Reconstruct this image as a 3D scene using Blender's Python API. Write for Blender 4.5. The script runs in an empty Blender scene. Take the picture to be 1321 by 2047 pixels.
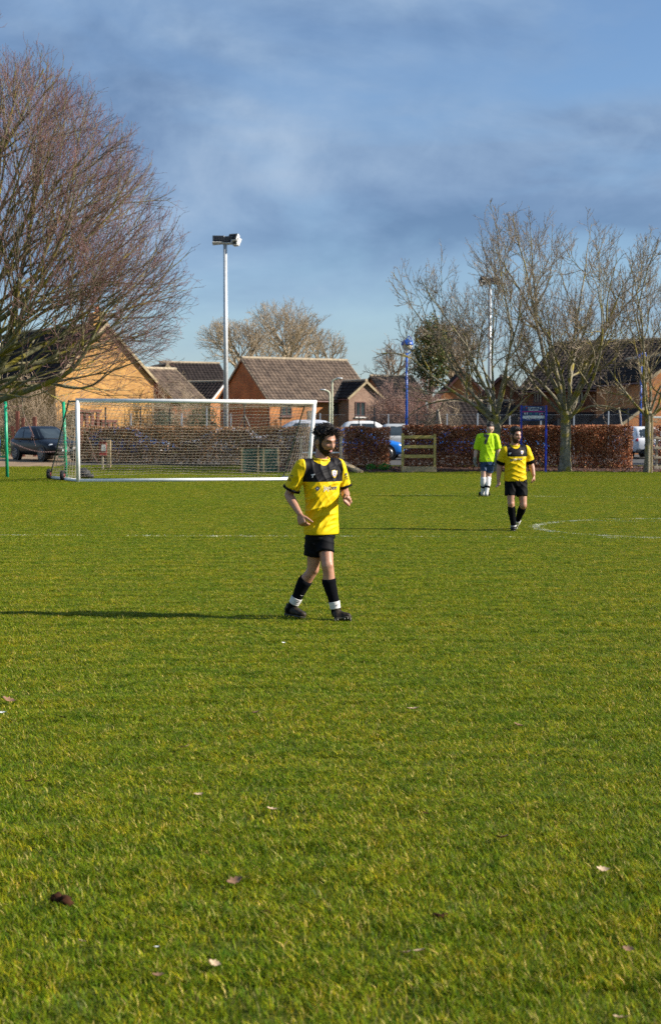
import bpy, bmesh, math, random
import numpy as np
from mathutils import Vector, Matrix, noise
from mathutils.bvhtree import BVHTree
R = math.radians
scene = bpy.context.scene
COL = scene.collection

# ------------------------------------------------------------------ camera, sky, sun, exposure
FPX, CX, CY, HOR, CAMH = 2843.0, 660.5, 1023.5, 852.0, 1.72      # in pixels of the 1321 x 2047 photograph
PITCH = math.atan((CY - HOR) / FPX)
cam_data = bpy.data.cameras.new('camera')
cam = bpy.data.objects.new('camera', cam_data); COL.objects.link(cam)
cam.location = (0, 0, CAMH); cam.rotation_euler = (math.pi / 2 - PITCH, 0, 0)
cam_data.sensor_fit = 'VERTICAL'; cam_data.sensor_height = 36; cam_data.lens = FPX / 2047 * 36
cam_data.clip_start = 0.1; cam_data.clip_end = 5000
cam_data.dof.use_dof = True; cam_data.dof.focus_distance = 13.2; cam_data.dof.aperture_fstop = 5.0
scene.camera = cam

SUN_EL, SUN_AZ = R(30), R(7.5)           # from the right of the picture, a little behind the camera
to_sun = Vector((math.cos(SUN_EL) * math.cos(SUN_AZ), -math.cos(SUN_EL) * math.sin(SUN_AZ), math.sin(SUN_EL)))
sun_data = bpy.data.lights.new('sun', 'SUN'); sun_data.energy = 5.0; sun_data.angle = R(0.5); sun_data.color = (1, 0.93, 0.82)
sun = bpy.data.objects.new('sun', sun_data); COL.objects.link(sun)
sun.rotation_euler = to_sun.to_track_quat('Z', 'Y').to_euler()

world = bpy.data.worlds.new('World'); scene.world = world; world.use_nodes = True
wn = world.node_tree; wn.nodes.clear()
def N(nt, t, **kw):
    n = nt.nodes.new(t)
    for k, v in kw.items():
        if k.startswith('i_'): n.inputs[int(k[2:])].default_value = v
        else: setattr(n, k, v)
    return n
def L(nt, a, b): nt.links.new(a, b)
def ramp(nt, fac, stops):
    r = nt.nodes.new('ShaderNodeValToRGB'); e = r.color_ramp.elements
    while len(e) < len(stops): e.new(0.5)
    for el, (p, c) in zip(e, stops): el.position = p; el.color = (*c, 1) if len(c) == 3 else c
    L(nt, fac, r.inputs[0]); return r
def mixc(nt, fac, a, b, mode='MIX'):
    m = nt.nodes.new('ShaderNodeMix'); m.data_type = 'RGBA'; m.blend_type = mode
    for s, v in ((0, fac), (6, a), (7, b)):
        if hasattr(v, 'is_output'): L(nt, v, m.inputs[s])
        else: m.inputs[s].default_value = v if s == 0 else (*v, 1)
    return m.outputs[2]
sky = N(wn, 'ShaderNodeTexSky', sky_type='NISHITA', sun_disc=False, sun_elevation=SUN_EL, altitude=60, dust_density=0.6, ozone_density=2.0)
sky.sun_rotation = math.atan2(to_sun.x, to_sun.y)
tc = N(wn, 'ShaderNodeTexCoord')
def wnoise(scale, loc, nscale, detail, rough, dist):
    m = N(wn, 'ShaderNodeMapping'); m.inputs['Scale'].default_value = scale; m.inputs['Location'].default_value = loc
    L(wn, tc.outputs['Generated'], m.inputs[0])
    n = N(wn, 'ShaderNodeTexNoise'); L(wn, m.outputs[0], n.inputs['Vector'])
    n.inputs['Scale'].default_value = nscale; n.inputs['Detail'].default_value = detail
    n.inputs['Roughness'].default_value = rough; n.inputs['Distortion'].default_value = dist
    return n.outputs[0]
n_cov = wnoise((1, 1, 3.2), (3.1, 0.4, 0.83), 2.4, 7, 0.52, 0.35)
n_lum = wnoise((1, 1, 1.9), (7.3, 2.2, 1.45), 5.2, 8, 0.55, 0.4)
n_fine = wnoise((1, 1, 1.5), (1.3, 5.2, 0.2), 13, 8, 0.6, 0.5)
CLOUD = 1.0
lum = N(wn, 'ShaderNodeMath', operation='MULTIPLY_ADD'); L(wn, n_fine, lum.inputs[0]); lum.inputs[1].default_value = 0.3
L(wn, n_lum, lum.inputs[2])
cl = ramp(wn, lum.outputs[0], [(0.48, (0.080, 0.138, 0.242)), (0.60, (0.116, 0.182, 0.295)), (0.70, (0.155, 0.230, 0.345)), (0.84, (0.225, 0.30, 0.405))])
cov = ramp(wn, n_cov, [(0.36, (0, 0, 0)), (0.52, (1, 1, 1))])
# cloud deck thins out towards the horizon, all round
sep = N(wn, 'ShaderNodeSeparateXYZ'); L(wn, tc.outputs['Generated'], sep.inputs[0])
hz = N(wn, 'ShaderNodeMapRange'); L(wn, sep.outputs[2], hz.inputs[0])
hz.inputs[1].default_value = 0.035; hz.inputs[2].default_value = 0.17; hz.inputs[3].default_value = 0.25; hz.inputs[4].default_value = 1.0
covh = N(wn, 'ShaderNodeMath', operation='MULTIPLY'); L(wn, cov.outputs[0], covh.inputs[0]); L(wn, hz.outputs[0], covh.inputs[1])
skyg = N(wn, 'ShaderNodeVectorMath', operation='SCALE'); L(wn, sky.outputs[0], skyg.inputs[0]); skyg.inputs['Scale'].default_value = 0.074
tint = mixc(wn, 1.0, skyg.outputs[0], (0.86, 0.98, 1.12), 'MULTIPLY')
final = mixc(wn, covh.outputs[0], tint, cl.outputs[0])
bg = N(wn, 'ShaderNodeBackground'); L(wn, final, bg.inputs[0]); bg.inputs[1].default_value = CLOUD
wo = N(wn, 'ShaderNodeOutputWorld'); L(wn, bg.outputs[0], wo.inputs[0])

scene.view_settings.view_transform = 'Standard'; scene.view_settings.look = 'None'
scene.view_settings.exposure = 0.8; scene.view_settings.gamma = 1.0
scene.render.engine = 'CYCLES'
scene.cycles.use_denoising = False
scene.cycles.max_bounces = 6; scene.cycles.transparent_max_bounces = 12; scene.cycles.sample_clamp_indirect = 4

# ------------------------------------------------------------------ pixel -> place
def ray(px, py):
    u, v = (px - CX) / FPX, (CY - py) / FPX
    c, s = math.cos(PITCH), math.sin(PITCH)
    return Vector((u, c + v * s, -s + v * c))
CAM = Vector((0, 0, CAMH))
def at(px, py, Y):
    d = ray(px, py); return CAM + d * (Y / d.y)
def G(px, py, z=0.0):
    d = ray(px, py); return CAM + d * ((z - CAMH) / d.z)
def ppm(Y): return FPX / Y
def smooth(a, b, x):
    t = max(0.0, min(1.0, (x - a) / (b - a))); return t * t * (3 - 2 * t)
def gz(x, y): return 0.22 * smooth(53, 63, y) + 0.02 * noise.noise((x * .3, y * .3, 2)) * smooth(20, 30, y)

# ------------------------------------------------------------------ objects
def tag(o, label=None, cat=None, group=None, kind=None):
    for k, v in (('label', label), ('category', cat), ('group', group), ('kind', kind)):
        if v: o[k] = v
    return o
def empty(name, loc=(0, 0, 0), rz=0, label=None, cat=None, group=None):
    o = bpy.data.objects.new(name, None); COL.objects.link(o); o.location = loc; o.rotation_euler = (0, 0, rz)
    o.empty_display_size = 0.2
    return tag(o, label, cat, group)
def link(name, me, mat=None, parent=None):
    o = bpy.data.objects.new(name, me); COL.objects.link(o)
    if mat is not None and len(me.materials) == 0: me.materials.append(mat)
    if parent: o.parent = parent
    return o
def copy_tree(o, parent=None):
    c = o.copy(); COL.objects.link(c)
    if parent: c.parent = parent
    for ch in list(o.children): copy_tree(ch, c)
    return c
class MB:
    def __init__(self): self.v = []; self.f = []; self.c = []
    def add(self, vs, fs, col=None):
        b = len(self.v); self.v += [tuple(x) for x in vs]; self.f += [tuple(i + b for i in f) for f in fs]
        if col is not None: self.c += [col] * len(vs)
    def box(self, x0, x1, y0, y1, z0, z1, M=None, bev=0):
        P = [Vector((x, y, z)) for z in (z0, z1) for y in (y0, y1) for x in (x0, x1)]
        if M is not None: P = [M @ p for p in P]
        self.add(P, [(0, 2, 3, 1), (4, 5, 7, 6), (0, 1, 5, 4), (2, 6, 7, 3), (0, 4, 6, 2), (1, 3, 7, 5)])
    def beam(self, a, b, w, h, up=Vector((0, 0, 1))):
        a, b = Vector(a), Vector(b); d = (b - a).normalized()
        s = d.cross(up)
        if s.length < 1e-4: s = Vector((1, 0, 0))
        s.normalize(); t = s.cross(d).normalized()
        P = []
        for q in (a, b):
            for sy in (-1, 1):
                for sx in (-1, 1): P.append(q + s * (sx * w / 2) + t * (sy * h / 2))
        self.add(P, [(0, 2, 3, 1), (4, 5, 7, 6), (0, 1, 5, 4), (2, 6, 7, 3), (0, 4, 6, 2), (1, 3, 7, 5)])
    def tube(self, pts, rs, n=8, cap=True, col=None):
        pts = [Vector(p) for p in pts]
        if not hasattr(rs, '__len__'): rs = [rs] * len(pts)
        vs, fs = [], []
        ref = None
        for i, p in enumerate(pts):
            d = (pts[min(i + 1, len(pts) - 1)] - pts[max(i - 1, 0)])
            if d.length < 1e-9: d = Vector((0, 0, 1))
            d.normalize()
            if ref is None: ref = d.orthogonal().normalized()
            s = ref - d * ref.dot(d)
            if s.length < 1e-6: s = d.orthogonal()
            s.normalize(); ref = s; t = d.cross(s)
            for k in range(n):
                a = 2 * math.pi * k / n
                vs.append(p + (s * math.cos(a) + t * math.sin(a)) * rs[i])
        for i in range(len(pts) - 1):
            for k in range(n):
                k2 = (k + 1) % n
                fs.append((i * n + k, i * n + k2, (i + 1) * n + k2, (i + 1) * n + k))
        if cap:
            fs.append(tuple(range(n - 1, -1, -1))); fs.append(tuple((len(pts) - 1) * n + k for k in range(n)))
        self.add(vs, fs, col)
    def loft(self, rings, n=24, e=2.0, cap=True):
        """rings: (centre, axis vector a, axis vector b[, exponent])"""
        vs, fs = [], []
        for r in rings:
            c, A, B = r[0], r[1], r[2]; ee = r[3] if len(r) > 3 else e
            for k in range(n):
                a = 2 * math.pi * k / n; ca, sa = math.cos(a), math.sin(a)
                vs.append(c + A * (math.copysign(abs(ca) ** (2 / ee), ca)) + B * (math.copysign(abs(sa) ** (2 / ee), sa)))
        m = len(rings)
        for i in range(m - 1):
            for k in range(n):
                k2 = (k + 1) % n
                fs.append((i * n + k, i * n + k2, (i + 1) * n + k2, (i + 1) * n + k))
        if cap: fs.append(tuple(range(n - 1, -1, -1))); fs.append(tuple((m - 1) * n + k for k in range(n)))
        self.add(vs, fs)
    def ball(self, c, rx, ry, rz, M=None, nu=16, nv=10):
        vs, fs = [], []
        M = M or Matrix.Identity(3)
        c = Vector(c)
        for j in range(nv + 1):
            ph = math.pi * j / nv - math.pi / 2
            for i in range(nu):
                th = 2 * math.pi * i / nu
                vs.append(c + M @ Vector((rx * math.cos(ph) * math.cos(th), ry * math.cos(ph) * math.sin(th), rz * math.sin(ph))))
        for j in range(nv):
            for i in range(nu):
                i2 = (i + 1) % nu
                fs.append((j * nu + i, j * nu + i2, (j + 1) * nu + i2, (j + 1) * nu + i))
        self.add(vs, fs)
    def mesh(self, name, shade=False):
        me = bpy.data.meshes.new(name); me.from_pydata(self.v, [], self.f); me.validate(); me.update()
        if shade: me.polygons.foreach_set('use_smooth', [True] * len(me.polygons))
        if self.c and len(self.c) == len(self.v):
            a = me.color_attributes.new('col', 'FLOAT_COLOR', 'POINT')
            a.data.foreach_set('color', np.array([(*c, 1) for c in self.c], dtype=np.float32).ravel())
        return me
    def build(self, name, mat, parent=None, shade=False, bevel=0):
        me = self.mesh(name, shade)
        if bevel:
            bm = bmesh.new(); bm.from_mesh(me)
            bmesh.ops.remove_doubles(bm, verts=bm.verts, dist=1e-5)
            bmesh.ops.bevel(bm, geom=[e for e in bm.edges if e.is_manifold and e.calc_face_angle(0) > 0.6], offset=bevel, segments=2, affect='EDGES', profile=0.5)
            bm.to_mesh(me); bm.free()
        return link(name, me, mat, parent)

# ------------------------------------------------------------------ materials
def new_mat(name):
    m = bpy.data.materials.new(name); m.use_nodes = True
    nt = m.node_tree; return m, nt, nt.nodes['Principled BSDF']
def mat(name, col, rough=0.6, var=0.15, scale=6.0, bump=0.0, metal=0.0, spec=0.5, col2=None, detail=6, coat=0, stretch=(1, 1, 1), fac=(0.4, 0.65)):
    m, nt, b = new_mat(name)
    b.inputs['Roughness'].default_value = rough; b.inputs['Metallic'].default_value = metal
    b.inputs['Specular IOR Level'].default_value = spec; b.inputs['Coat Weight'].default_value = coat
    t = N(nt, 'ShaderNodeTexCoord'); mp = N(nt, 'ShaderNodeMapping'); mp.inputs['Scale'].default_value = stretch
    L(nt, t.outputs['Object'], mp.inputs[0])
    n = N(nt, 'ShaderNodeTexNoise'); L(nt, mp.outputs[0], n.inputs[0]); n.inputs['Scale'].default_value = scale; n.inputs['Detail'].default_value = detail
    c2 = col2 or tuple(x * (1 - var) for x in col); c1 = col if col2 else tuple(min(1, x * (1 + var)) for x in col)
    r = ramp(nt, n.outputs[0], [(fac[0], c2), (fac[1], c1)])
    L(nt, r.outputs[0], b.inputs['Base Color'])
    if bump:
        bp = N(nt, 'ShaderNodeBump'); bp.inputs['Strength'].default_value = bump; bp.inputs['Distance'].default_value = 0.02
        L(nt, n.outputs[0], bp.inputs['Height']); L(nt, bp.outputs[0], b.inputs['Normal'])
    return m
def mat_attr(name, rough=0.7, trans=0.0, var=0.25, vscale=3.0, spec=0.3):
    m, nt, b = new_mat(name)
    a = N(nt, 'ShaderNodeAttribute', attribute_name='col')
    g = N(nt, 'ShaderNodeNewGeometry')
    n = N(nt, 'ShaderNodeTexNoise'); L(nt, g.outputs['Position'], n.inputs[0]); n.inputs['Scale'].default_value = vscale; n.inputs['Detail'].default_value = 4
    r = ramp(nt, n.outputs[0], [(0.35, (1 - var,) * 3), (0.65, (1 + var,) * 3)])
    c = mixc(nt, 1.0, a.outputs['Color'], r.outputs[0], 'MULTIPLY')
    L(nt, c, b.inputs['Base Color']); b.inputs['Roughness'].default_value = rough; b.inputs['Specular IOR Level'].default_value = spec
    if trans:
        tr = N(nt, 'ShaderNodeBsdfTranslucent'); L(nt, c, tr.inputs[0])
        mx = N(nt, 'ShaderNodeMixShader'); mx.inputs[0].default_value = trans
        L(nt, b.outputs[0], mx.inputs[1]); L(nt, tr.outputs[0], mx.inputs[2])
        L(nt, mx.outputs[0], nt.nodes['Material Output'].inputs[0])
    return m
def mat_brick(name, c1, c2, mortar):
    m, nt, b = new_mat(name)
    t = N(nt, 'ShaderNodeTexCoord'); s = N(nt, 'ShaderNodeSeparateXYZ'); L(nt, t.outputs['Object'], s.inputs[0])
    ad = N(nt, 'ShaderNodeMath', operation='ADD'); L(nt, s.outputs[0], ad.inputs[0]); L(nt, s.outputs[1], ad.inputs[1])
    cb = N(nt, 'ShaderNodeCombineXYZ'); L(nt, ad.outputs[0], cb.inputs[0]); L(nt, s.outputs[2], cb.inputs[1])
    br = N(nt, 'ShaderNodeTexBrick'); L(nt, cb.outputs[0], br.inputs[0])
    for k, v in (('Color1', c1), ('Color2', c2), ('Mortar', mortar)): br.inputs[k].default_value = (*v, 1)
    br.inputs['Scale'].default_value = 1; br.inputs['Brick Width'].default_value = 0.225; br.inputs['Row Height'].default_value = 0.085
    br.inputs['Mortar Size'].default_value = 0.009; br.inputs['Bias'].default_value = -0.1
    n = N(nt, 'ShaderNodeTexNoise'); L(nt, t.outputs['Object'], n.inputs[0]); n.inputs['Scale'].default_value = 0.9; n.inputs['Detail'].default_value = 7
    r = ramp(nt, n.outputs[0], [(0.3, (0.72,) * 3), (0.7, (1.15,) * 3)])
    L(nt, mixc(nt, 1.0, br.outputs[0], r.outputs[0], 'MULTIPLY'), b.inputs['Base Color'])
    bp = N(nt, 'ShaderNodeBump', invert=True); bp.inputs['Strength'].default_value = 0.5; bp.inputs['Distance'].default_value = 0.01
    L(nt, br.outputs[1], bp.inputs['Height']); L(nt, bp.outputs[0], b.inputs['Normal']); b.inputs['Roughness'].default_value = 0.9
    return m
M = {}
M['white'] = mat('white_paint', (0.86, 0.86, 0.85), 0.35, 0.06, 3, col2=(0.66, 0.66, 0.62), fac=(0.25, 0.5))
M['galv'] = mat('galvanised_steel', (0.55, 0.57, 0.58), 0.45, 0.12, 9, metal=0.35)
M['darkmetal'] = mat('dark_metal', (0.03, 0.032, 0.035), 0.5)
M['green_post'] = mat('green_paint', (0.01, 0.33, 0.17), 0.4, 0.12, 5)
M['goal_green'] = mat('dark_green_strut', (0.035, 0.06, 0.045), 0.5)
M['net'] = mat('net_cord', (0.60, 0.50, 0.40), 0.8, 0.2, 2)
M['rubber'] = mat('rubber', (0.02, 0.02, 0.021), 0.75, 0.3, 20)
M['redrim'] = mat('red_rim', (0.25, 0.02, 0.03), 0.5)
M['blue_post'] = mat('blue_paint', (0.006, 0.03, 0.42), 0.35, 0.12, 4)
M['lampblue'] = mat('lamp_blue', (0.015, 0.09, 0.42), 0.35, 0.1, 4)
M['lampglobe'] = mat('lamp_globe', (0.62, 0.56, 0.42), 0.35, 0.08, 6)
M['wood'] = mat('weathered_timber', (0.55, 0.42, 0.24), 0.8, scale=9, col2=(0.36, 0.26, 0.14), bump=0.3, stretch=(4, 4, 0.6))
M['woodgreen'] = mat('mossy_timber', (0.62, 0.47, 0.15), 0.8, scale=7, col2=(0.40, 0.31, 0.09), bump=0.3, stretch=(1, 3, 3))
M['woodred'] = mat('red_brown_timber', (0.16, 0.055, 0.035), 0.8, scale=7, bump=0.2)
M['woodgrey'] = mat('grey_timber', (0.56, 0.48, 0.36), 0.8, scale=9, col2=(0.36, 0.30, 0.22), bump=0.3, stretch=(1, 4, 4))
M['frame_brown'] = mat('brown_window_frame', (0.09, 0.035, 0.03), 0.5)
M['glass'] = mat('window_glass', (0.035, 0.05, 0.055), 0.08, 0.4, 1.5, spec=0.9)
M['barge'] = mat('pale_bargeboard', (0.36, 0.28, 0.16), 0.7, 0.2, 4)
M['bargew'] = mat('white_bargeboard', (0.72, 0.70, 0.66), 0.6)
M['concrete'] = mat('white_sill', (0.66, 0.65, 0.62), 0.7)
M['terracotta'] = mat('terracotta', (0.42, 0.15, 0.07), 0.8)
M['gutter'] = mat('gutter_brown', (0.14, 0.055, 0.045), 0.5)
M['br_yellow'] = mat_brick('yellow_brick', (0.60, 0.31, 0.075), (0.38, 0.17, 0.04), (0.40, 0.28, 0.15))
M['br_orange'] = mat_brick('orange_brick', (0.53, 0.205, 0.06), (0.40, 0.135, 0.038), (0.33, 0.20, 0.11))
M['br_red'] = mat_brick('red_brown_brick', (0.30, 0.105, 0.04), (0.21, 0.066, 0.026), (0.17, 0.095, 0.055))
M['br_pale'] = mat_brick('pale_brown_brick', (0.32, 0.19, 0.135), (0.235, 0.13, 0.09), (0.34, 0.27, 0.21))
M['tile'] = mat('brown_roof_tile', (0.185, 0.135, 0.10), 0.9, scale=2.2, col2=(0.075, 0.056, 0.046), bump=0.2, fac=(0.3, 0.7), spec=.12)
M['tiledark'] = mat('dark_roof_tile', (0.046, 0.036, 0.033), 0.9, scale=2.0, col2=(0.022, 0.018, 0.017), bump=0.2, fac=(0.3, 0.7), spec=.1)
M['tileedge'] = mat('ridge_mortar', (0.36, 0.29, 0.20), 0.9, 0.25, 5)
# ------------------------------------------------------------------ ground
rng = random.Random(7)
def sheet(name, xs, ys, zf, m, kind='structure'):
    mb = MB(); nx = len(xs)
    vs = [(x, y, zf(x, y)) for y in ys for x in xs]
    fs = [(j * nx + i, j * nx + i + 1, (j + 1) * nx + i + 1, (j + 1) * nx + i) for j in range(len(ys) - 1) for i in range(nx - 1)]
    mb.add(vs, fs); o = mb.build(name, m, shade=True); return tag(o, kind=kind)
def frange(a, b, s):
    n = int(round((b - a) / s)); return [a + (b - a) * i / n for i in range(n + 1)]
M['turf'] = mat('turf_soil', (0.11, 0.125, 0.018), 0.95, scale=1.3, col2=(0.075, 0.085, 0.015), bump=0.4, detail=10, spec=.08)
M['tarmac'] = mat('tarmac', (0.07, 0.067, 0.063), 0.9, scale=14, var=0.3, bump=0.2, detail=10)
M['dirt'] = mat('dirt_track', (0.30, 0.205, 0.12), 0.95, scale=3, col2=(0.19, 0.125, 0.07), bump=0.4, detail=10)
M['mulch'] = mat('bark_mulch', (0.085, 0.036, 0.022), 0.95, scale=9, col2=(0.03, 0.014, 0.009), bump=0.8, detail=10)
sheet('ground', [-1500, -400, -120, -60] + frange(-40, 40, 2) + [60, 120, 400, 1500],
      [-200, -40] + frange(-10, 72, 1) + [80, 100, 140, 200, 400, 900, 2500], gz, M['turf'])
sheet('car_park', frange(-11, 45, 2), frange(58.3, 80, 0.9), lambda x, y: gz(x, y) + 0.012, M['tarmac'])
sheet('dirt_track', frange(-34, -11.02, 0.7), frange(57.2, 80, 0.9), lambda x, y: gz(x, y) + 0.014, M['dirt'])
def bed(name, pts_near, pts_far):
    mb = MB(); n = len(pts_near); vs, fs = [], []
    K = 6
    for a, b in zip(pts_near, pts_far):
        for k in range(K + 1):
            t = k / K; p = Vector((a[0] + (b[0] - a[0]) * t, a[1] + (b[1] - a[1]) * t))
            vs.append((p.x, p.y, gz(p.x, p.y) + 0.012 + 0.07 * math.sin(math.pi * t) + 0.025 * rng.random() * math.sin(math.pi * t)))
    for i in range(n - 1):
        for k in range(K): fs.append((i * (K + 1) + k, (i + 1) * (K + 1) + k, (i + 1) * (K + 1) + k + 1, i * (K + 1) + k + 1))
    mb.add(vs, fs); return tag(mb.build(name, M['mulch'], shade=True), kind='structure')
HEDGE_Y = 55.6
bxs = frange(-3.4, 18, 0.5)
bed('mulch_bed', [(x, 52.9 + 0.25 * noise.noise((x * .7, 0, 0))) for x in bxs], [(x, 57.4) for x in bxs])

# ------------------------------------------------------------------ houses
def slope_tiles(mb, O, U, LU, V, LV, Nn, tw=0.30, th=0.34):
    nc, nr = max(1, int(LU / tw)), max(1, int(LV / th)); tw, th = LU / nc, LV / nr
    for i in range(nr):
        for j in range(nc):
            o = O + U * (j * tw) + V * (i * th); j1 = rng.uniform(-.006, .006)
            lo, hi = 0.045 + j1, 0.012 + j1
            a = [o + Nn * lo, o + U * (tw * .35) + Nn * (lo + .038), o + U * (tw * .7) + Nn * (lo + .0), o + U * (tw * .98) + Nn * (lo - .006)]
            b = [p + V * (th * 1.02) - Nn * (lo - hi) for p in a]
            c = [p - Nn * 0.03 for p in a]
            mb.add(a + b + c, [(0, 1, 5, 4), (1, 2, 6, 5), (2, 3, 7, 6), (8, 9, 1, 0), (9, 10, 2, 1), (10, 11, 3, 2)])
def roof_parts(parent, x0, x1, y0, y1, eave, ridge, axis, rm, ov=0.3, go=0.18, barge=None, tiles=True):
    """gable roof over the rectangle; axis = direction of the ridge; returns the roof object"""
    mb = MB(); tl = MB(); bgs = []
    if axis == 'x': c, half, lo, hi = (y0 + y1) / 2, (y1 - y0) / 2, x0 - go, x1 + go
    else: c, half, lo, hi = (x0 + x1) / 2, (x1 - x0) / 2, y0 - go, y1 + go
    P = (lambda s, t, z: Vector((t, c + s, z))) if axis == 'x' else (lambda s, t, z: Vector((c + s, t, z)))
    k = (ridge - eave) / half; ze = eave - ov * k; s_e = half + ov
    for sg in (-1, 1):
        a, b = P(sg * s_e, lo, ze), P(sg * s_e, hi, ze); d, e = P(0, lo, ridge), P(0, hi, ridge)
        V = (d - a); LV = V.length; V.normalize(); U = (b - a); LU = U.length; U.normalize()
        Nn = U.cross(V).normalized()
        if Nn.z < 0: Nn = -Nn
        t_ = Nn * 0.10
        mb.add([a, b, e, d, a + t_, b + t_, e + t_, d + t_], [(0, 1, 2, 3), (7, 6, 5, 4), (0, 4, 5, 1), (1, 5, 6, 2), (2, 6, 7, 3), (3, 7, 4, 0)])
        if tiles: slope_tiles(tl, a + t_, U, LU, V, LV, Nn)
        for end in ((a, d, -1), (b, e, 1)):
            q = U * (end[2] * 0.025)
            bg_ = MB(); bg_.beam(end[0] + q + Nn * .03, end[1] + q + Nn * .03, 0.045, 0.15, up=Nn); bgs.append(bg_)
    ro = mb.build('roof', rm, parent)
    if tiles: tag(tl.build('tile_covering', rm, ro), kind='stuff')
    rg = MB(); rg.tube([P(0, lo, ridge + .14), P(0, hi, ridge + .14)], 0.12, 8); rg.build('ridge_cap', M['tileedge'], ro)
    if barge:
        for bg_ in bgs: bg_.build('bargeboard', barge, ro)
    for sg in (-1, 1):
        gt = MB(); gt.tube([P(sg * (s_e + .05), lo, ze - .02), P(sg * (s_e + .05), hi, ze - .02)], 0.055, 8)
        gt.build('gutter', M['gutter'], ro)
    return ro
def prism_wall(mb, x0, x1, y0, y1, base, eave, ridge, axis):
    if axis == 'x':
        m_ = (y0 + y1) / 2
        prof = lambda x: [(x, y0, base), (x, y1, base), (x, y1, eave), (x, m_, ridge), (x, y0, eave)]
        A, B = prof(x0), prof(x1)
    else:
        m_ = (x0 + x1) / 2
        prof = lambda y: [(x0, y, base), (x1, y, base), (x1, y, eave), (m_, y, ridge), (x0, y, eave)]
        A, B = prof(y0), prof(y1)
    mb.add(A + B, [(0, 1, 2, 3, 4), (9, 8, 7, 6, 5)] + [(i, i + 5, (i + 1) % 5 + 5, (i + 1) % 5) for i in range(5)])
def window(parent, x0, x1, z0, z1, y=0.0, mull=1, sill=True, fm='frame_brown', lintel=None):
    """on a wall facing local -y"""
    w = MB(); t = 0.07
    for a in ((x0, x1, z0, z0 + t), (x0, x1, z1 - t, z1), (x0, x0 + t, z0 + t, z1 - t), (x1 - t, x1, z0 + t, z1 - t)):
        w.box(a[0], a[1], y - 0.05, y + 0.02, a[2], a[3])
    for i in range(mull):
        xm = x0 + (x1 - x0) * (i + 1) / (mull + 1); w.box(xm - .035, xm + .035, y - 0.045, y + .02, z0 + t, z1 - t)
    f = w.build('window', M[fm], parent)
    for i in range(mull + 1):
        a = x0 + (x1 - x0) * i / (mull + 1); b = x0 + (x1 - x0) * (i + 1) / (mull + 1)
        g = MB(); g.box(a + .06, b - .06, y - 0.02, y + .015, z0 + .06, z1 - .06); g.build('pane', M['glass'], f)
    if sill:
        s = MB(); s.box(x0 - .06, x1 + .06, y - .12, y - .003, z0 - .09, z0 - .004); s.build('sill', M['concrete'] if sill == 'w' else M['gutter'], f)
    return f
class House:
    def __init__(self, name, label, A, B, d, eave, ridge, axis, wm, rm, base=-0.5, ov=0.3, go=0.18, barge=None, tiles=True, cat='house'):
        A, B = Vector(A[:2]), Vector(B[:2]); self.w = (B - A).length; self.mid = (A + B) / 2
        self.yaw = math.atan2(B.y - A.y, B.x - A.x)
        self.root = empty(name, (self.mid.x, self.mid.y, 0), self.yaw, label, cat)
        self.d, self.eave, self.ridge = d, eave, ridge
        mb = MB(); prism_wall(mb, -self.w / 2, self.w / 2, 0, d, base, eave, ridge, axis); mb.build('wall', M[wm], self.root)
        self.roof = roof_parts(self.root, -self.w / 2, self.w / 2, 0, d, eave, ridge, axis, M[rm], ov, go, M[barge] if barge else None, tiles)
    def loc(self, px, py, y=0.0):
        """local (x, z) of the point of the front plane (local y) seen at a pixel"""
        ax = Vector((math.cos(self.yaw), math.sin(self.yaw), 0)); nn = Vector((-math.sin(self.yaw), math.cos(self.yaw), 0))
        o = Vector((self.mid.x, self.mid.y, 0)) + nn * y; d = ray(px, py)
        t = (o - CAM).dot(nn) / d.dot(nn); p = CAM + d * t
        return (p - o).dot(ax), p.z
    def win(self, px0, px1, py0, py1, mull=1, sill=True, y=0.0, fm='frame_brown'):
        x0, z1 = self.loc(px0, py0, y); x1, z0 = self.loc(px1, py1, y)
        return window(self.root, x0, x1, z0, z1, y, mull, sill, fm)
zz = lambda py, Y: at(660, py, Y).z

# yellow brick gable house at the left
h1 = House('brick_house', 'yellow brick gable house with tall chimney pot behind the leftmost bare tree', at(112, 800, 83), at(308, 800, 87), 13,
           zz(760, 86), zz(650, 85), 'y', 'br_yellow', 'tiledark', barge='barge', ov=0.12)
ch = MB(); ch.box(-.38, .38, .7, 1.35, h1.ridge - .5, h1.ridge + .62); ch.box(-.45, .45, .63, 1.42, h1.ridge + .62, h1.ridge + .78)
c_ = ch.build('chimney', M['br_yellow'], h1.roof)
cp = MB(); cp.tube([(0, 1.02, h1.ridge + .78), (0, 1.02, h1.ridge + 1.0), (0, 1.02, h1.ridge + 1.22)], [.17, .13, .15], 12); cp.build('chimney_pot', M['terracotta'], h1.roof, True)
# brown timber lean-to against its front wall
xa, za = h1.loc(163, 820, -.9); xb, zb = h1.loc(229, 835, -.9)
lt = MB()
for i in range(7): x = xa + (xb - xa) * i / 6; lt.box(x - .09, x + .09, -.95, -.8, -.5, za - .1 - (.55 if i > 3 else 0))
lt.box(xa - .15, xa + (xb - xa) * .58, -1.05, -.02, za - .12, za + .02); lt.box(xa + (xb - xa) * .58 + .01, xb + .15, -1.04, -.02, za - .7, za - .55)
lt.build('timber_porch', M['woodred'], h1.root)
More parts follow.
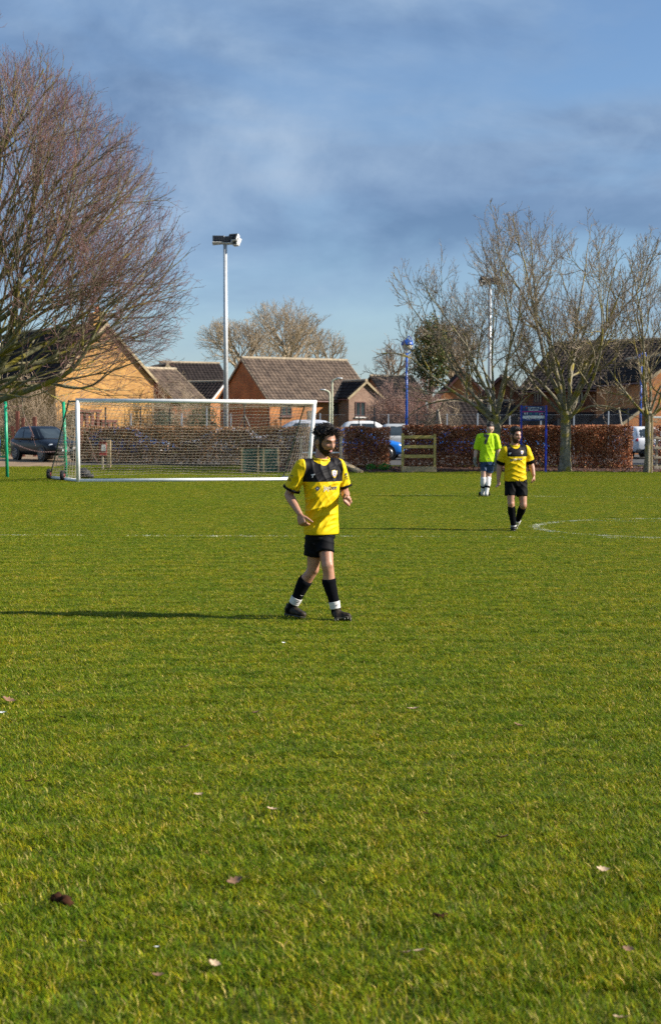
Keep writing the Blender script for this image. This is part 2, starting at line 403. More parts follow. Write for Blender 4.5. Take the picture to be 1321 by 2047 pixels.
# little gable house just right of it
h2a = House('brick_house', 'narrow orange gable squeezed between the yellow gable house and the low tiled roof', at(312, 800, 96), at(358, 800, 96.5), 5, zz(757, 97), zz(734, 98), 'y', 'br_orange', 'tiledark', barge='barge', ov=.1)
h2b = House('brick_house', 'low house with pale pantile roof behind a tangled leafless shrub', at(346, 800, 92), at(402, 800, 93.5), 6, zz(796, 93), zz(742, 95.5), 'x', 'br_red', 'tile', barge='barge')
h2c = House('brick_house', 'dark roofed house directly left of and behind the floodlight pole', at(356, 800, 112), at(470, 800, 114), 8, zz(795, 113), zz(728, 116), 'x', 'br_orange', 'tiledark')
h2d = House('brick_house', 'small orange gable wing with a white bargeboard beside the floodlight pole', at(421, 800, 105), at(472, 800, 108), 5, zz(800, 106), zz(767, 107), 'y', 'br_orange', 'tiledark', barge='bargew', ov=.15)
# the house in the middle
h3 = House('brick_house', 'orange brick house with large brown pantile roof and front gable bay, behind the goal', at(535, 800, 97), at(744, 800, 101.2), 7.4,
           zz(796, 98), zz(721, 101.5), 'x', 'br_orange', 'tile', barge='tileedge', ov=0.28, go=.12)
h3.win(562, 583, 805, 832); h3.win(657, 676, 802, 828)
x0, z1 = h3.loc(615, 821); x1, z0 = h3.loc(623, 852)
dr = MB(); dr.box(x0, x1, -.06, .02, -.4, z1); dr.build('door', M['darkmetal'], h3.root)
for px in (537, 690): xq, _ = h3.loc(px, 800); dp = MB(); dp.tube([(xq, -.07, -.4), (xq, -.07, h3.eave - .2)], .05, 6); dp.build('downpipe', M['gutter'], h3.root)
bx1 = h3.w / 2 - .1; bx0 = h3.loc(697, 800, -1.4)[0]; zea = zz(795, 98.5); zap = zz(764, 98.5)
bw = MB(); prism_wall(bw, bx0, bx1, -1.4, 1.5, -.5, zea, zap, 'y'); bay = bw.build('bay_wall', M['br_pale'], h3.root)
roof_parts(h3.root, bx0, bx1, -1.4, 2.6, zea, zap, 'y', M['tiledark'], .14, .16, M['barge'])
h3.win(710, 730, 803, 833, 1, 'w', -1.4)
xd, zd = h3.loc(720, 850, -1.4)
dm = MB(); dm.add([(xd, -1.412, zd + .32), (xd + .24, -1.412, zd - .05), (xd, -1.412, zd - .42), (xd - .24, -1.412, zd - .05)], [(3, 2, 1, 0)]); dm.build('brick_diamond', M['terracotta'], h3.root)
h5 = House('brick_house', 'far pantile roof showing above pink shrubs left of the blue lamp', at(770, 800, 118), at(850, 800, 119.6), 5, zz(794, 119), zz(755, 121), 'x', 'br_red', 'tile')
# houses behind the right-hand trees
h6a = House('brick_house', 'orange gable house behind the ivy tree with a pointed dark verge', at(880, 800, 108), at(972, 800, 108), 5, zz(793, 110), zz(745, 110), 'y', 'br_orange', 'tiledark', barge='gutter', ov=.2)
h6b = House('brick_house', 'broad orange gable behind the trunk of the tree next to the goalkeeper', at(940, 800, 100), at(1062, 800, 99), 5, zz(812, 101), zz(757, 101), 'y', 'br_red', 'tiledark', barge='gutter', ov=.2)
h6c = House('garage', 'low dark roofed garage behind the wire fence above the hedge by the goalkeeper', at(905, 800, 88), at(1052, 800, 89), 6, zz(858, 88), zz(806, 91), 'x', 'br_red', 'tiledark', cat='garage')
h7 = House('brick_house', 'large shaded brick house with long dark roof behind the right-hand trees', at(1046, 800, 90), at(1352, 800, 84), 9, zz(772, 88), zz(684, 90), 'x', 'br_red', 'tiledark', ov=.5)
for a in ((1066, 1083, 777, 806), (1146, 1166, 778, 808), (1226, 1256, 776, 808)): h7.win(*a, mull=2, sill=True)
for px0, px1, py0, py1 in ((1062, 1110, 824, 850), (1130, 1186, 824, 850), (1196, 1238, 832, 850)):
    xa, z1 = h7.loc(px0, py0); xb, z0 = h7.loc(px1, py1)
    ln = MB(); ln.add([(xa, -.02, z1), (xb, -.02, z1), (xb + .2, -1.5, z0), (xa - .2, -1.5, z0), (xa, -.02, z1 - .1), (xb, -.02, z1 - .1), (xb + .2, -1.5, z0 - .1), (xa - .2, -1.5, z0 - .1)],
                      [(3, 2, 1, 0), (4, 5, 6, 7), (3, 7, 6, 2), (0, 4, 7, 3), (2, 6, 5, 1)]); ln.box(xa, xb, -1.3, -.03, -.5, z0 - .02)
    ln.build('lean_to', M['tiledark'], h7.root)
h8 = House('brick_house', 'sunlit orange gable at the right edge of the picture', at(1289, 800, 75), at(1424, 800, 75.7), 7, zz(764, 76), zz(714, 76.5), 'y', 'br_orange', 'tiledark', barge='barge', ov=.08)
xl, zl = h8.loc(1240, 855); 
sw = MB(); x8 = -h8.w / 2 - .01; zt = h8.loc(1289, 820)[1]
sw.add([(xl, .1, -.5), (x8, .1, -.5), (x8, .1, zt), (xl, .1, zl), (xl, 5, -.5), (x8, 5, -.5), (x8, 5, zt), (xl, 5, zl)], [(0, 1, 2, 3), (7, 6, 5, 4), (0, 3, 7, 4), (1, 5, 6, 2)])
sw.build('side_wing_wall', M['br_orange'], h8.root)
sr = MB(); sr.beam((xl - .2, .0, zl + .0), (x8, .0, zt + .14), .12, .14); sr.build('side_wing_bargeboard', M['barge'], h8.root)
sr = MB(); sr.add([(xl - .2, .05, zl - .02), (x8, .05, zt + .13), (x8, 5, zt + .13), (xl - .2, 5, zl - .02)], [(0, 1, 2, 3)]); sr.build('side_wing_roof', M['tiledark'], h8.root)
# ------------------------------------------------------------------ trees, hedges, shrubs
def mat_bark(name, c1, c2, lich, lf=(0.52, 0.62), sc=2.5):
    m, nt, b = new_mat(name); t = N(nt, 'ShaderNodeTexCoord')
    n = N(nt, 'ShaderNodeTexNoise'); L(nt, t.outputs['Object'], n.inputs[0]); n.inputs['Scale'].default_value = 9; n.inputs['Detail'].default_value = 8
    n2 = N(nt, 'ShaderNodeTexNoise'); L(nt, t.outputs['Object'], n2.inputs[0]); n2.inputs['Scale'].default_value = sc; n2.inputs['Detail'].default_value = 6
    base = ramp(nt, n.outputs[0], [(0.35, c1), (0.65, c2)]); f = ramp(nt, n2.outputs[0], [(lf[0], (0, 0, 0)), (lf[1], (1, 1, 1))])
    L(nt, mixc(nt, f.outputs[0], base.outputs[0], lich), b.inputs['Base Color']); b.inputs['Roughness'].default_value = 0.9
    bp = N(nt, 'ShaderNodeBump'); bp.inputs['Strength'].default_value = 0.6; bp.inputs['Distance'].default_value = 0.02
    L(nt, n.outputs[0], bp.inputs['Height']); L(nt, bp.outputs[0], b.inputs['Normal']); return m
M['bark'] = mat_bark('lichen_bark', (0.13, 0.115, 0.075), (0.27, 0.24, 0.17), (0.26, 0.21, 0.03))
M['branch'] = mat_bark('lichen_branch', (0.15, 0.125, 0.075), (0.25, 0.21, 0.13), (0.25, 0.20, 0.035), (0.5, 0.62), 1.6)
M['bark_left'] = mat_bark('mossy_bark', (0.10, 0.10, 0.045), (0.20, 0.19, 0.10), (0.24, 0.20, 0.02), (0.48, 0.6), 2.0)
M['branch_left'] = mat_bark('mossy_branch', (0.12, 0.105, 0.055), (0.23, 0.20, 0.13), (0.23, 0.19, 0.03), (0.52, 0.64), 1.4)
M['twig'] = mat('grey_twig', (0.30, 0.23, 0.17), 0.8, 0.25, 1.5)
M['twigred'] = mat('reddish_twig', (0.22, 0.115, 0.105), 0.75, 0.3, 1.2)
M['twigpale'] = mat('pale_twig', (0.37, 0.285, 0.19), 0.8, 0.25, 1.0)
M['twigpink'] = mat('pinkish_twig', (0.30, 0.185, 0.15), 0.8, 0.3, 0.8)
M['twigdry'] = mat('dry_twig', (0.33, 0.25, 0.165), 0.8, 0.3, 0.8)
class Tree:
    def __init__(self, seed, env_c, env_r, levels, tropism=0.10, wig=0.16):
        self.r = random.Random(seed); self.c = Vector(env_c); self.e = Vector(env_r); self.levels = levels
        self.mbs = {k: MB() for k in ('trunk', 'branch', 'twig')}; self.trop = tropism; self.wig = wig
    def inside(self, p):
        q = p - self.c; return (q.x / self.e.x) ** 2 + (q.y / self.e.y) ** 2 + (q.z / self.e.z) ** 2
    def rv(self): return Vector((self.r.gauss(0, 1), self.r.gauss(0, 1), self.r.gauss(0, 1)))
    def polyline(self, pts, r0, r1, part, n):
        m = len(pts); self.mbs[part].tube(pts, [r0 + (r1 - r0) * (i / (m - 1)) ** 0.85 for i in range(m)], n, cap=False)
    def grow(self, p, d, Ln, r0, lv, guide=None):
        spec = self.levels[lv]; r = self.r
        if guide: pts = guide
        else:
            ns = spec.get('seg', 5); pts = [p.copy()]; d = d.normalized(); q = p.copy(); lim = r.uniform(.82, 1.25)
            for i in range(ns):
                d = (d + self.rv() * self.wig * spec.get('wig', 1) + Vector((0, 0, 1)) * self.trop * spec.get('trop', 1)).normalized()
                q = q + d * (Ln / ns)
                if self.inside(q) > lim and i > 0: break
                pts.append(q.copy())
            if len(pts) < 3: pts.append(pts[-1] + d * Ln * .15)
        r1 = max(spec.get('rmin', .004), r0 * spec.get('taper', .3))
        self.polyline(pts, r0, r1, spec['part'], spec.get('n', 4))
        if lv + 1 >= len(self.levels): return
        nxt = self.levels[lv + 1]; tot = sum((pts[i + 1] - pts[i]).length for i in range(len(pts) - 1))
        cnt = max(1, int(round(spec['kids'] * min(1.2, tot / max(Ln, .01)) * r.uniform(.8, 1.2))))
        az = r.random() * 6.28
        for k in range(cnt):
            t = spec.get('t0', .25) + (1 - spec.get('t0', .25)) * ((k + r.random() * .9) / cnt)
            t = min(t, .985); s = t * (len(pts) - 1); i = min(int(s), len(pts) - 2)
            q = pts[i].lerp(pts[i + 1], s - i); dd = (pts[i + 1] - pts[i]).normalized()
            az += 2.4 + r.uniform(-.5, .5); o = dd.orthogonal().normalized(); o = Matrix.Rotation(az, 3, dd) @ o
            a = R(nxt.get('ang', 40) * r.uniform(.7, 1.25)); cd = dd * math.cos(a) + o * math.sin(a)
            rr = (r0 + (r1 - r0) * t ** .85)
            self.grow(q, cd, nxt['len'] * r.uniform(.65, 1.15) * (1.1 - .45 * t), max(nxt.get('rmin', .004), min(rr * .75, nxt['r'] * r.uniform(.75, 1.15))), lv + 1)
        # leader carries on as a finer shoot
        if self.inside(pts[-1]) < 1: self.grow(pts[-1], pts[-1] - pts[-2], nxt['len'] * .8, max(nxt.get('rmin', .004), r1), lv + 1)
    def build(self, name, base, label, mats, cat='tree', group=None):
        root = empty(name, base, 0, label, cat, group)
        for k, nm in (('trunk', 'trunk'), ('branch', 'crown'), ('twig', 'twig_mass')):
            mb = self.mbs[k]
            if not mb.v: continue
            b = Vector(base); mb.v = [tuple(Vector(v) - b) for v in mb.v]
            par = root if k != 'twig' else crown
            o = mb.build(nm, mats[k], par, shade=True)
            if k == 'branch': crown = o
            if k == 'trunk' : crown = o
            if k == 'twig': tag(o, kind='stuff')
        return root
def trunk(T, pts, rs, n=12):
    P, RR = [], []
    for i in range(len(pts) - 1):
        for k in range(4):
            t = k / 4; P.append(Vector(pts[i]).lerp(Vector(pts[i + 1]), t) + T.rv() * .008); RR.append((rs[i] + (rs[i + 1] - rs[i]) * t) * (1 + T.r.uniform(-.04, .04)))
    P.append(Vector(pts[-1])); RR.append(rs[-1]); T.mbs['trunk'].tube(P, RR, n)
def px_path(pts, Y):                      # (px, py, dy)
    return [at(a, b, Y + c) for a, b, c in pts]
def smooth_path(P, k=3):
    out = []
    for i in range(len(P) - 1):
        p0, p1, p2, p3 = P[max(i - 1, 0)], P[i], P[i + 1], P[min(i + 2, len(P) - 1)]
        for j in range(k):
            t = j / k
            out.append(0.5 * ((2 * p1) + (p2 - p0) * t + (2 * p0 - 5 * p1 + 4 * p2 - p3) * t * t + (3 * p1 - p0 - 3 * p2 + p3) * t ** 3))
    out.append(P[-1]); return out
LV_PARK = [dict(part='trunk', kids=5, r=.1, len=4.6, t0=.2, seg=7, taper=.22, n=7, rmin=.012),
           dict(part='branch', kids=5.6, r=.05, len=2.5, ang=44, seg=6, taper=.25, n=5, rmin=.009, trop=1.2),
           dict(part='branch', kids=5, r=.024, len=1.3, ang=42, seg=5, taper=.45, n=4, rmin=.010, trop=1.6),
           dict(part='twig', kids=2.2, r=.011, len=.55, ang=40, seg=3, taper=.6, n=3, rmin=.006, trop=1.4),
           dict(part='twig', kids=0, r=.008, len=.22, ang=42, seg=2, taper=.8, n=3, rmin=.006)]
# three bare trees along the hedge
def park_tree(seed, bpx, bpy_, fork_py, r0, env_px, env_ry, limbs, label, guides=()):
    b = G(bpx, bpy_, 0.0); Y = b.y; k = ppm(Y)
    c = at(env_px[0], env_px[1], Y); T = Tree(seed, c, (env_px[2] / k, env_ry, env_px[3] / k), LV_PARK, .085, .15)
    f = at(bpx + 2, fork_py, Y)
    trunk(T, [(b.x, b.y, -.1), (b.x, b.y, .12), (b.x + .02, b.y, .5), (f.x, f.y, f.z - .3), (f.x, f.y, f.z + .15)], [r0 * 1.5, r0 * 1.25, r0 * 1.05, r0 * .95, r0 * 1.0])
    for i in range(limbs):
        a = 2 * math.pi * i / limbs + T.r.uniform(-.3, .3); el = R((34, 60, 46, 76, 40, 66, 52, 82)[i % 8] + T.r.uniform(-4, 4))
        d = Vector((math.cos(a) * math.cos(el), math.sin(a) * math.cos(el), math.sin(el)))
        T.grow(f + Vector((0, 0, T.r.uniform(-.35, .1))), d, 6.6 * T.r.uniform(.8, 1.1), r0 * T.r.uniform(.36, .52), 0)
    T.e = T.e * 1.38
    for g, r_ in guides: T.grow(None, None, 4.5, r_, 0, smooth_path(px_path(g, Y)))
    return T.build('bare_tree', b, label, {'trunk': M['bark'], 'branch': M['branch'], 'twig': M['twig']}, group='bare trees along the hedge')
park_tree(11, 990, 944, 838, .16, (975, 640, 132, 222), 3.4, 8, 'bare tree rising directly behind the goalkeeper and the bearded midfield player',
          [([(985, 842, 0), (950, 812, -.3), (905, 782, -.5), (862, 752, -.6), (822, 716, -.7), (785, 706, -.8), (752, 708, -.9)], .075),
           ([(982, 830, 0), (940, 782, .2), (905, 735, .4), (880, 680, .5), (850, 650, .6), (820, 610, .6)], .07),
           ([(984, 846, 0), (940, 805, .5), (890, 800, .8), (840, 815, 1.0), (812, 838, 1.1)], .05)])
park_tree(23, 1128, 944, 828, .2, (1150, 622, 172, 262), 3.8, 11, 'widest bare tree, with pale thick trunk, standing right of the blue noticeboard',
          [([(1132, 835, 0), (1180, 812, -.3), (1225, 815, -.5), (1260, 830, -.6)], .05), ([(1126, 832, 0), (1095, 800, .3), (1060, 760, .5), (1030, 700, .6), (1022, 640, .7)], .075)])
park_tree(37, 1293, 945, 830, .125, (1320, 660, 98, 205), 2.8, 8, 'bare tree at the right edge of the picture beside the tall timber post',
          [([(1294, 838, 0), (1262, 800, -.2), (1235, 765, -.4), (1205, 720, -.5), (1190, 690, -.5)], .055)])
# the big tree at the left edge
LV_BIG = [dict(part='trunk', kids=7, r=.16, len=7, t0=.12, seg=8, taper=.2, n=8, rmin=.02, wig=.6),
          dict(part='branch', kids=6, r=.055, len=4.4, ang=29, seg=7, taper=.22, n=5, rmin=.01, trop=.5, wig=.7),
          dict(part='branch', kids=4.4, r=.024, len=2.4, ang=28, seg=5, taper=.35, n=4, rmin=.007, trop=1.1, wig=.8),
          dict(part='twig', kids=2.5, r=.0105, len=1.1, ang=31, seg=3, taper=.6, n=3, rmin=.005, trop=1.5),
          dict(part='twig', kids=0, r=.007, len=.42, ang=33, seg=2, taper=.8, n=3, rmin=.0045)]
YB = 50.0; kb = ppm(YB); bb = at(-45, 860, YB); bb.z = 0
T = Tree(5, at(-60, 600, YB), (412 / kb, 5.8, 478 / kb), LV_BIG, .05, .13)
trunk(T, [(bb.x, YB, -.1), (bb.x, YB, .3), (bb.x, YB, 2.0), (bb.x + .15, YB, 4.2), (bb.x + .3, YB, 7.5), (bb.x + .2, YB, 11)], [.55, .42, .36, .3, .2, .08])
T.grow(None, None, 7, .13, 0, smooth_path(px_path([(-40, 815, 0), (20, 793, -.4), (90, 768, -.7), (140, 742, -.9), (172, 702, -1.0), (190, 665, -1.1), (215, 620, -1.2), (250, 590, -1.3)], YB)))
T.grow(None, None, 6, .06, 1, smooth_path(px_path([(100, 765, -.7), (150, 776, -1.0), (190, 768, -1.2), (225, 742, -1.4), (275, 722, -1.5)], YB)))
T.grow(None, None, 7, .12, 0, smooth_path(px_path([(-35, 780, 0), (10, 735, .4), (70, 700, .9), (130, 668, 1.2), (200, 640, 1.5), (270, 612, 1.7), (320, 600, 1.8)], YB)))
T.grow(None, None, 8, .15, 0, smooth_path(px_path([(-25, 800, 0), (8, 720, .1), (26, 640, .2), (40, 560, .3), (58, 470, .4), (72, 380, .5), (82, 270, .5)], YB)))
T.grow(None, None, 8, .12, 0, smooth_path(px_path([(-20, 760, 0), (28, 690, -.4), (52, 600, -.6), (85, 520, -.8), (120, 430, -1), (150, 330, -1.1)], YB)))
for i in range(14):
    h = 2.4 + i * .62; a = R(-70 + 140 * ((i * .618) % 1)); el = R(18 + 4 * i * T.r.uniform(.7, 1.2))
    d = Vector((math.cos(a) * math.cos(el), math.sin(a) * math.cos(el), math.sin(el)))
    T.grow(Vector((bb.x + .1, YB, h)), d, 7.2 * T.r.uniform(.85, 1.1), .085 * T.r.uniform(.8, 1.3), 0)
for i in range(9):
    a = R(-50 + 100 * ((i * .618 + .3) % 1)); el = R(T.r.uniform(8, 34)); T.grow(Vector((bb.x + .15, YB, 2.6 + .42 * i)), Vector((math.cos(a) * math.cos(el), math.sin(a) * math.cos(el), math.sin(el))), 7.4 * T.r.uniform(.85, 1.1), .075 * T.r.uniform(.8, 1.2), 0)
for i in range(10):
    a = R(180 + T.r.uniform(-70, 70)); el = R(T.r.uniform(25, 65)); T.grow(Vector((bb.x - .05, YB, 2.8 + i * .75)), Vector((math.cos(a) * math.cos(el), math.sin(a) * math.cos(el), math.sin(el))), 6.5, .085, 0)
T.build('bare_tree', bb, 'large bare tree with reddish twigs reaching in from the left edge', {'trunk': M['bark_left'], 'branch': M['branch_left'], 'twig': M['twigred']})
# far bare trees
LV_FAR = [dict(part='trunk', kids=6, r=.2, len=6, t0=.2, seg=6, taper=.25, n=6, rmin=.05, wig=1.2),
          dict(part='branch', kids=6, r=.09, len=4.2, ang=38, seg=5, taper=.3, n=4, rmin=.03),
          dict(part='branch', kids=5, r=.045, len=2.2, ang=40, seg=4, taper=.45, n=3, rmin=.016),
          dict(part='twig', kids=4, r=.02, len=1.1, ang=40, seg=3, taper=.6, n=3, rmin=.011)]
def far_tree(seed, Y, bpx, env, limbs, label, mk='twigpale', lv=LV_FAR, scale=1.0, ry=None):
    k = ppm(Y); b = at(bpx, 860, Y); b.z = 0
    c = at(env[0], env[1], Y); T = Tree(seed, c, (env[2] / k, ry or env[2] / k, env[3] / k), lv, .08, .18)
    f = Vector((b.x, Y, max(1.5, c.z - env[3] / k * .9)))
    trunk(T, [(b.x, Y, -.1), (b.x, Y, f.z * .5), f, f + Vector((0, 0, env[3] / k * .7))], [.42 * scale, .34 * scale, .3 * scale, .1 * scale], 8)
    for i in range(limbs):
        a = 2 * math.pi * i / limbs + T.r.uniform(-.3, .3); el = R(T.r.uniform(22, 78))
        T.grow(f + Vector((0, 0, T.r.uniform(0, env[3] / k * .55))), Vector((math.cos(a) * math.cos(el), math.sin(a) * math.cos(el), math.sin(el))), 7 * scale * T.r.uniform(.7, 1.1), .17 * scale, 0)
    return T.build('bare_tree', b, label, {'trunk': M[mk], 'branch': M[mk], 'twig': M[mk]})
far_tree(3, 150, 572, (568, 692, 84, 92), 13, 'pale round bare tree behind the big pantile roof')
far_tree(9, 140, 484, (462, 706, 92, 62), 10, 'low spreading pale bare tree behind the floodlight pole', scale=.8)
far_tree(14, 155, 650, (652, 715, 42, 56), 8, 'small pale bare tree behind the right end of the pantile roof', scale=.7)
far_tree(17, 120, 905, (905, 720, 72, 80), 9, 'faint bare tree behind the ivy-covered tree', mk='twigdry', scale=.7)
far_tree(19, 128, 790, (800, 742, 55, 48), 8, 'small dark bare tree behind the blue lamp post', mk='twig', scale=.6)

# shrubs: many stems from the ground
LV_SHRUB = [dict(part='branch', kids=5, r=.04, len=2.4, t0=.25, seg=5, taper=.4, n=4, rmin=.009, wig=1.5),
            dict(part='branch', kids=4, r=.02, len=1.1, ang=40, seg=4, taper=.5, n=3, rmin=.010),
            dict(part='twig', kids=2, r=.013, len=.55, ang=42, seg=3, taper=.6, n=3, rmin=.008)]
def shrub(seed, Y, cx, top, w, stems, mk, label, group=None):
    k = ppm(Y); b = at(cx, 860, Y); z0 = gz(b.x, Y); b.z = z0; H = at(cx, top, Y).z - z0
    T = Tree(seed, (b.x, Y, z0 + H * .35), (w / k / 2 * 1.35, w / k / 2 * 1.2, H * .68), LV_SHRUB, .04, .24)
    for i in range(int(stems * 1.7)):
        a = T.r.random() * 6.28; rr = T.r.random() ** .5 * w / k / 2 * .75; el = R(T.r.uniform(50, 85))
        p = Vector((b.x + math.cos(a) * rr, Y + math.sin(a) * rr * .8, z0))
        T.grow(p, Vector((math.cos(a) * math.cos(el), math.sin(a) * math.cos(el), math.sin(el))), H * T.r.uniform(.8, 1.15), .032, 0)
    return T.build('bare_shrub', b, label, {'trunk': M[mk], 'branch': M[mk], 'twig': M[mk]}, 'shrub', group)
shrub(41, 76, 40, 735, 95, 50, 'twigdry', 'tall tangled bare shrub behind the dark hatchback', None)
shrub(42, 78, 110, 770, 70, 24, 'twigdry', 'bare brown shrub against the corner of the yellow gable house')
shrub(43, 86, 354, 752, 92, 60, 'twigpale', 'tangled pale leafless shrub in front of the low pantile roof')
shrub(44, 86, 782, 764, 84, 115, 'twigpink', 'pinkish bare shrub left of the blue lamp post')
shrub(45, 88, 842, 760, 84, 115, 'twigpink', 'pinkish bare shrub right of the blue lamp post under the ivy tree')
shrub(46, 84, 885, 782, 56, 40, 'twigdry', 'dry brown shrub above the timber gate')
shrub(47, 90, 762, 796, 46, 45, 'twigdry', 'low dry shrub beside the front gable bay')

def leaf_quads(mb, p, size, r, cols, upbias=0.0):
    n = Vector((r.gauss(0, 1), r.gauss(0, 1), r.gauss(0, 1) + upbias)).normalized(); s = n.orthogonal().normalized(); s = Matrix.Rotation(r.random() * 6.28, 3, n) @ s; t = n.cross(s)
    L_ = size * r.uniform(.7, 1.3); W = L_ * r.uniform(.4, .6); c = r.choice(cols); k = r.uniform(.7, 1.25); c = tuple(x * k for x in c)
    mb.add([p - s * L_ * .5, p + t * W * .5 + n * L_ * .08, p + s * L_ * .5, p - t * W * .5 + n * L_ * .08], [(0, 1, 2), (0, 2, 3)], c)
M['hedge_leaf'] = mat_attr('dry_beech_leaf', 0.55, 0.2, 0.3, 1.3)
M['ever_leaf'] = mat_attr('evergreen_leaf', 0.5, 0.15, 0.3, 1.0)
M['stem'] = mat('hedge_stem', (0.14, 0.11, 0.06), 0.9, 0.3, 3)
BEECH = [(0.42, 0.155, 0.06), (0.33, 0.11, 0.045), (0.50, 0.24, 0.12), (0.20, 0.07, 0.03), (0.58, 0.34, 0.20)]
BEECH_L = [(0.40, 0.22, 0.10), (0.29, 0.145, 0.06), (0.50, 0.31, 0.17), (0.17, 0.085, 0.04)]
def hedge(a, b, top, depth, n, label, cols, seed, lowgap=.35, size=.085, group=None):
    a, b = Vector(a), Vector(b); r = random.Random(seed); mid = (a + b) / 2; ax = (b - a); LN = ax.length; ax.normalize(); ay = Vector((-ax.y, ax.x))
    z0 = gz(mid.x, mid.y); root = empty('beech_hedge', (mid.x, mid.y, z0), math.atan2(ax.y, ax.x), label, 'hedge', group)
    st = MB(); lf = MB(); ns = int(LN * 4.5)
    for i in range(ns):
        x = -LN / 2 + LN * (i + r.random()) / ns; y = r.uniform(-.25, .25) * depth; p = Vector((x, y, -.05)); pts = [p]
        for k in range(4): p = p + Vector((r.gauss(0, .06), r.gauss(0, .05), top / 4.3)); pts.append(p)
        st.tube(pts, [.028, .022, .016, .012, .008], 4)
        for k in range(6):
            q = pts[1 + k % 3]; e = q + Vector((r.gauss(0, .25), r.gauss(0, .2), r.uniform(.1, .4))); st.tube([q, e], [.008, .004], 3, False)
    stem = st.build('stem_mass', M['stem'], root); tag(stem, kind='stuff')
    while len(lf.f) < n * 4.6:
        x = r.uniform(-.5, .5) * LN; u = r.random(); z = top * (.02 + .98 * u ** .9)
        y = depth / 2 * math.copysign(1 - abs(r.gauss(0, .28)), r.choice((-1, -1, 1))); z *= 1 + .04 * noise.noise((x * 1.7, mid.y, seed))
        dens = .8 + .5 * noise.noise((x * 1.1 + seed, z * 1.6, y * 1.5)) + .3 * (z / top - lowgap)
        if r.random() > dens: continue
        y += .10 * noise.noise((x * 1.3, z * 1.5, seed)); leaf_quads(lf, Vector((x, y, z)), size, r, cols)
    o = lf.build('foliage', M['hedge_leaf'], root); tag(o, kind='stuff'); return root
HL = lambda px, Y: (at(px, 852, Y).x, Y)
hedge(HL(160, 60.5), HL(440, 58.6), 1.55, .9, 8500, 'brown clipped hedge behind the left half of the goal net', BEECH_L, 1)
hedge(HL(441, 58.5), HL(688, 57.2), 1.58, .9, 6500, 'brown clipped hedge behind the right half of the goal net', BEECH_L, 2)
hedge(HL(690, 55.9), HL(779, 55.7), 1.66, .9, 3600, 'short copper beech hedge between the goal and the blue car', BEECH, 3)
hedge(HL(806, 56.4), HL(985, 55.8), 1.70, .95, 7800, 'copper beech hedge running from the timber gate to the goalkeeper', BEECH, 4, .3)
hedge(HL(986, 55.7), HL(1262, 55.2), 1.72, .95, 11500, 'long copper beech hedge behind the blue noticeboard and pale tree trunk', BEECH, 5, .3)
hedge(HL(1306, 59), HL(1420, 59), 1.62, .9, 3200, 'hedge beyond the rail fence at the right edge', BEECH, 6)
def leafy(name, label, Y, px, env, n, cols, size, seed, cat='shrub', trunk_r=.06, up=.3):
    k = ppm(Y); c = at(env[0], env[1], Y); r = random.Random(seed); b = Vector((at(px, 852, Y).x, Y, gz(at(px, 852, Y).x, Y))); root = empty(name, b, 0, label, cat)
    mb = MB(); cc = c - b; rx, rz = env[2] / k, env[3] / k
    while len(mb.f) < n * 2:
        v = Vector((r.gauss(0, 1), r.gauss(0, 1), r.gauss(0, 1))).normalized(); rad = r.random() ** .28
        s = 1 + .34 * noise.noise(v * 2.3 + Vector((seed, 0, 0))) + .18 * noise.noise(v * 6)
        p = cc + Vector((v.x * rx, v.y * rx * .9, v.z * rz)) * rad * s
        if p.z < .03 or noise.noise(p * (1.6 / max(rx, .4)) * 1.8 + Vector((0, seed, 0))) < -.28: continue
        leaf_quads(mb, p, size, r, cols, up)
    tk = MB()
    top = Vector((cc.x * .8, cc.y, max(.15, cc.z + rz * .5))); tk.tube([(0, 0, -.05), top * .5, top], [trunk_r, trunk_r * .8, trunk_r * .25], 7)
    for i in range(7):
        a = r.random() * 6.28; s = .3 + .1 * i; q = top * s; tk.tube([q, q + Vector((math.cos(a) * rx * .6, math.sin(a) * rx * .6, rz * .3))], [trunk_r * .4, trunk_r * .12], 5)
    tk.build('trunk' if cat == 'tree' else 'stem', M['stem'], root)
    tag(mb.build('crown' if cat == 'tree' else 'foliage', M['ever_leaf'], root), kind='stuff'); return root
DG = [(0.07, 0.11, 0.03), (0.10, 0.14, 0.035), (0.05, 0.08, 0.025), (0.20, 0.17, 0.05), (0.22, 0.15, 0.06)]
leafy('ivy_tree', 'dark ivy-covered evergreen tree right of the blue lamp', 95, 858, (862, 712, 38, 78), 5200, DG, .2, 3, 'tree', .18)
GR = [(0.05, 0.10, 0.03), (0.075, 0.13, 0.035), (0.11, 0.14, 0.05)]
leafy('evergreen_shrub', 'green shrub at the left edge behind the green post', 66, -4, (-6, 890, 34, 36), 1600, GR, .1, 4)
leafy('evergreen_shrub', 'rounded dark green bush above the hedge left of the floodlight pole', 84, 408, (408, 838, 32, 28), 1500, [(0.06, 0.09, 0.045), (0.04, 0.065, 0.03)], .1, 5)
leafy('evergreen_shrub', 'small blue-green bush above the hedge against the yellow gable house corner', 84, 325, (325, 836, 22, 16), 700, [(0.06, 0.095, 0.06), (0.11, 0.14, 0.10)], .1, 6)
leafy('ground_plant', 'bright green low plant in the mulch nearest the sloping plank', 54.2, 742, (742, 934, 12, 7), 420, [(0.06, 0.22, 0.03), (0.09, 0.28, 0.04)], .06, 7, 'plant', .01, .8)
leafy('ground_plant', 'bright green low plant in the mulch nearest the timber gate', 54.0, 768, (768, 933, 13, 8), 460, [(0.06, 0.22, 0.03), (0.09, 0.28, 0.04)], .06, 8, 'plant', .01, .8)
leafy('evergreen_shrub', 'dark clipped bush behind the parked cars under the blue lamp', 78, 798, (798, 856, 24, 9), 700, [(0.04, 0.06, 0.03), (0.09, 0.09, 0.04)], .1, 9)
ll = MB(); r = random.Random(55)
